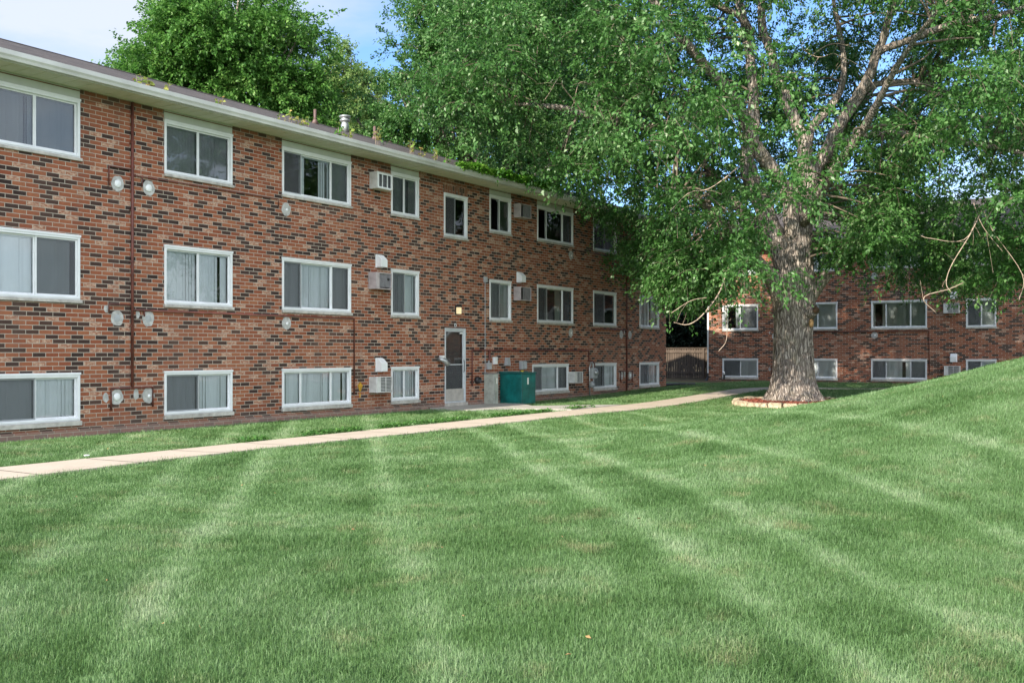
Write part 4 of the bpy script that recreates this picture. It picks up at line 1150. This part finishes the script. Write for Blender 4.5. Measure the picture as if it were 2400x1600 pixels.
def spx(px):
    t = (px-1200)/2400; return 16.32*(.5424*t+.8403)/(.5424-.8403*t)-X1
for px, h, n, m, lab in [
    (330, .17, 3, 'autumn', 'yellow seedling in the gutter, farthest left of all'), (348, .13, 5, 'autumn', 'reddish wilting seedlings beside the leftmost yellow one'),
    (394, .13, 3, 'autumn', 'yellow pair of seedlings above the white window panel on the left'), (521, .14, 2, 'autumn', 'small pale seedling alone in the gutter past the second window'),
    (664, .15, 2, 'autumn', 'first of four small yellowish seedlings before the brown roof pipe'), (684, .20, 4, 'autumn', 'taller yellow-green seedling, second of four before the brown roof pipe'),
    (701, .16, 2, 'autumn', 'thin yellowish seedling, third of four before the brown roof pipe'), (720, .16, 3, 'autumn', 'round yellowish seedling right below the brown roof pipe'),
    (796, .22, 5, 'ivy', 'green leafy seedling in front of the metal flue'), (818, .15, 5, 'autumn', 'orange seedling just right of the metal flue'),
    (885, .28, 5, 'autumn', 'pale seedling right of the second roof pipe'), (965, .28, 6, 'autumn', 'tall yellowish seedling clump above the narrow top-floor window'),
    (990, .18, 4, 'autumn', 'low yellow seedling clump left of the stair window'), (1018, .20, 5, 'autumn', 'orange-tipped seedling clump above the stair window'),
    (1052, .22, 7, 'ivy', 'small green seedling clump leading into the dense growth')]:
    seedling(spx(px), h, n, m, lab)
n = 5200; a0, a1 = spx(1075), spx(1312); ss = rng.uniform(a0, a1, n); hh = rng.uniform(0, 1, n)*(.16+.10*np.sin(ss*2.3)**2+.12*np.clip((ss-a0)/(a1-a0), 0, 1))
pp = np.stack([X1+ss, Y1-.72+rng.normal(0, .06, n), TOP+.12+hh], 1); dd = rng.normal(0, 1, (n, 3)); dd[:, 2] *= .5
tag(leaf_cloud('gutter_plants', pp, dd, 'ivy', None, .085, np.clip(rng.normal(.5, .25, n)+.25*(ss < a0+1.6), 0, 1), .7), 'dense bright green growth filling the gutter near the far eave', 'plants', kind='stuff')
# weeds along the path edge
n = 5200; xx = rng.uniform(12, 25, n); keep = np.array([mnoise.noise(Vector((x*.8, 0, 0))) > -.12 for x in xx]); xx = xx[keep]; n = len(xx)
yy = pathc(xx)+PW+np.abs(rng.normal(0, .13, n)); pp = np.stack([xx, yy, terrain(xx, yy)+rng.uniform(.03, .11, n)], 1); dd = rng.normal(0, 1, (n, 3)); dd[:, 2] *= .4
tag(leaf_cloud('weeds', pp, dd, 'weed', None, .05, np.clip(rng.normal(.6, .25, n), 0, 1), .8), 'low clover and weeds along the far edge of the path', 'weeds', kind='stuff')
# fallen leaves
n = 60; uu = rng.uniform(-.45, .45, n); vv = rng.uniform(5, 26, n); X = RU[0]*uu*vv+FW[0]*vv; Y = RU[1]*uu*vv+FW[1]*vv
pp = np.stack([X, Y, terrain(X, Y)+.05], 1); dd = rng.normal(0, 1, (n, 3)); dd[:, 2] *= .2
tag(leaf_cloud('fallen_leaves', pp, dd, 'deadleaf', None, .032, rng.random(n), .7), 'scattered dry orange leaves on the lawn', 'leaves', kind='stuff')
lt = MB().prism([(-.03, -.02), (.04, -.03), (.03, .03), (-.02, .02)], 0, .015, 'z').build('litter', 'litter'); x, y = uv2xy(-6.2, 14.9); lt.location = (x, y, float(terrain(x, y))+.05); tag(lt, 'tiny white scrap of litter on the grass by the left wall', 'litter')

# ------------------------------------------------------------------ camera and light
cam = bpy.data.cameras.new('camera'); co = bpy.data.objects.new('camera', cam); COL.objects.link(co)
cam.sensor_width = 36; cam.lens = 36*2400/2400; cam.shift_y = 26/2400; cam.clip_end = 3000; cam.clip_start = .05
co.location = (0, 0, EYE); co.rotation_euler = (R(90), 0, math.atan2(-FW[0], FW[1])); SC.camera = co
EL, AZ = R(30), R(3)
sv = Vector((-math.cos(AZ)*math.cos(EL), math.sin(AZ)*math.cos(EL), math.sin(EL)))
sun = bpy.data.lights.new('sun', 'SUN'); so = bpy.data.objects.new('sun', sun); COL.objects.link(so)
sun.energy = 4.3; sun.angle = R(.6); sun.color = (1, .90, .76)
so.rotation_euler = sv.to_track_quat('Z', 'Y').to_euler(); so.location = (0, 0, 40)
w = bpy.data.worlds.new('World'); SC.world = w; w.use_nodes = True; t = NT(w.node_tree); bg = w.node_tree.nodes['Background']
sky = t.n('ShaderNodeTexSky', sky_type='NISHITA'); sky.sun_disc = False; sky.sun_elevation = EL; sky.sun_rotation = math.atan2(sv.x, sv.y); sky.altitude = 200
sky.air_density = 1.0; sky.dust_density = .3; sky.ozone_density = 3.0
tc = t.n('ShaderNodeTexCoord').outputs['Generated']
mp = t.mapping(tc, (1.0, 1.0, 3.2))
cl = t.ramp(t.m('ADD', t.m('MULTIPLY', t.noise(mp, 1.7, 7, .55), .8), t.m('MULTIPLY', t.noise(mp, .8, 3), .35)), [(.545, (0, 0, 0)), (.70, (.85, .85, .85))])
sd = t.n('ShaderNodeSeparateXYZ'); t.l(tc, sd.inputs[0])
back = t.m('ADD', t.m('MULTIPLY', sd.outputs[0], -.6), t.m('MULTIPLY', sd.outputs[1], -.8))  # unseen bright cloud bank added behind the camera to fill the shaded front
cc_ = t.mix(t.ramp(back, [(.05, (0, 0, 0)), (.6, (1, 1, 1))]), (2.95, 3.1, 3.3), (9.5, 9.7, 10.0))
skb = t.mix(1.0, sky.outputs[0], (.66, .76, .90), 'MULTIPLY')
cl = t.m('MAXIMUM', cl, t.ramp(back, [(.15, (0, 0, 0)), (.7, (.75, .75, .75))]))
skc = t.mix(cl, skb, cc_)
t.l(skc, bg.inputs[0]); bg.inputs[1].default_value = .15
SC.view_settings.view_transform = 'Standard'; SC.view_settings.look = 'None'; SC.view_settings.exposure = 1.05; SC.view_settings.gamma = 1
SC.cycles.use_denoising = True; SC.cycles.max_bounces = 8; SC.cycles.transparent_max_bounces = 12; SC.cycles.sample_clamp_indirect = 8
print('blades', NG, 'clumps', len(UC))
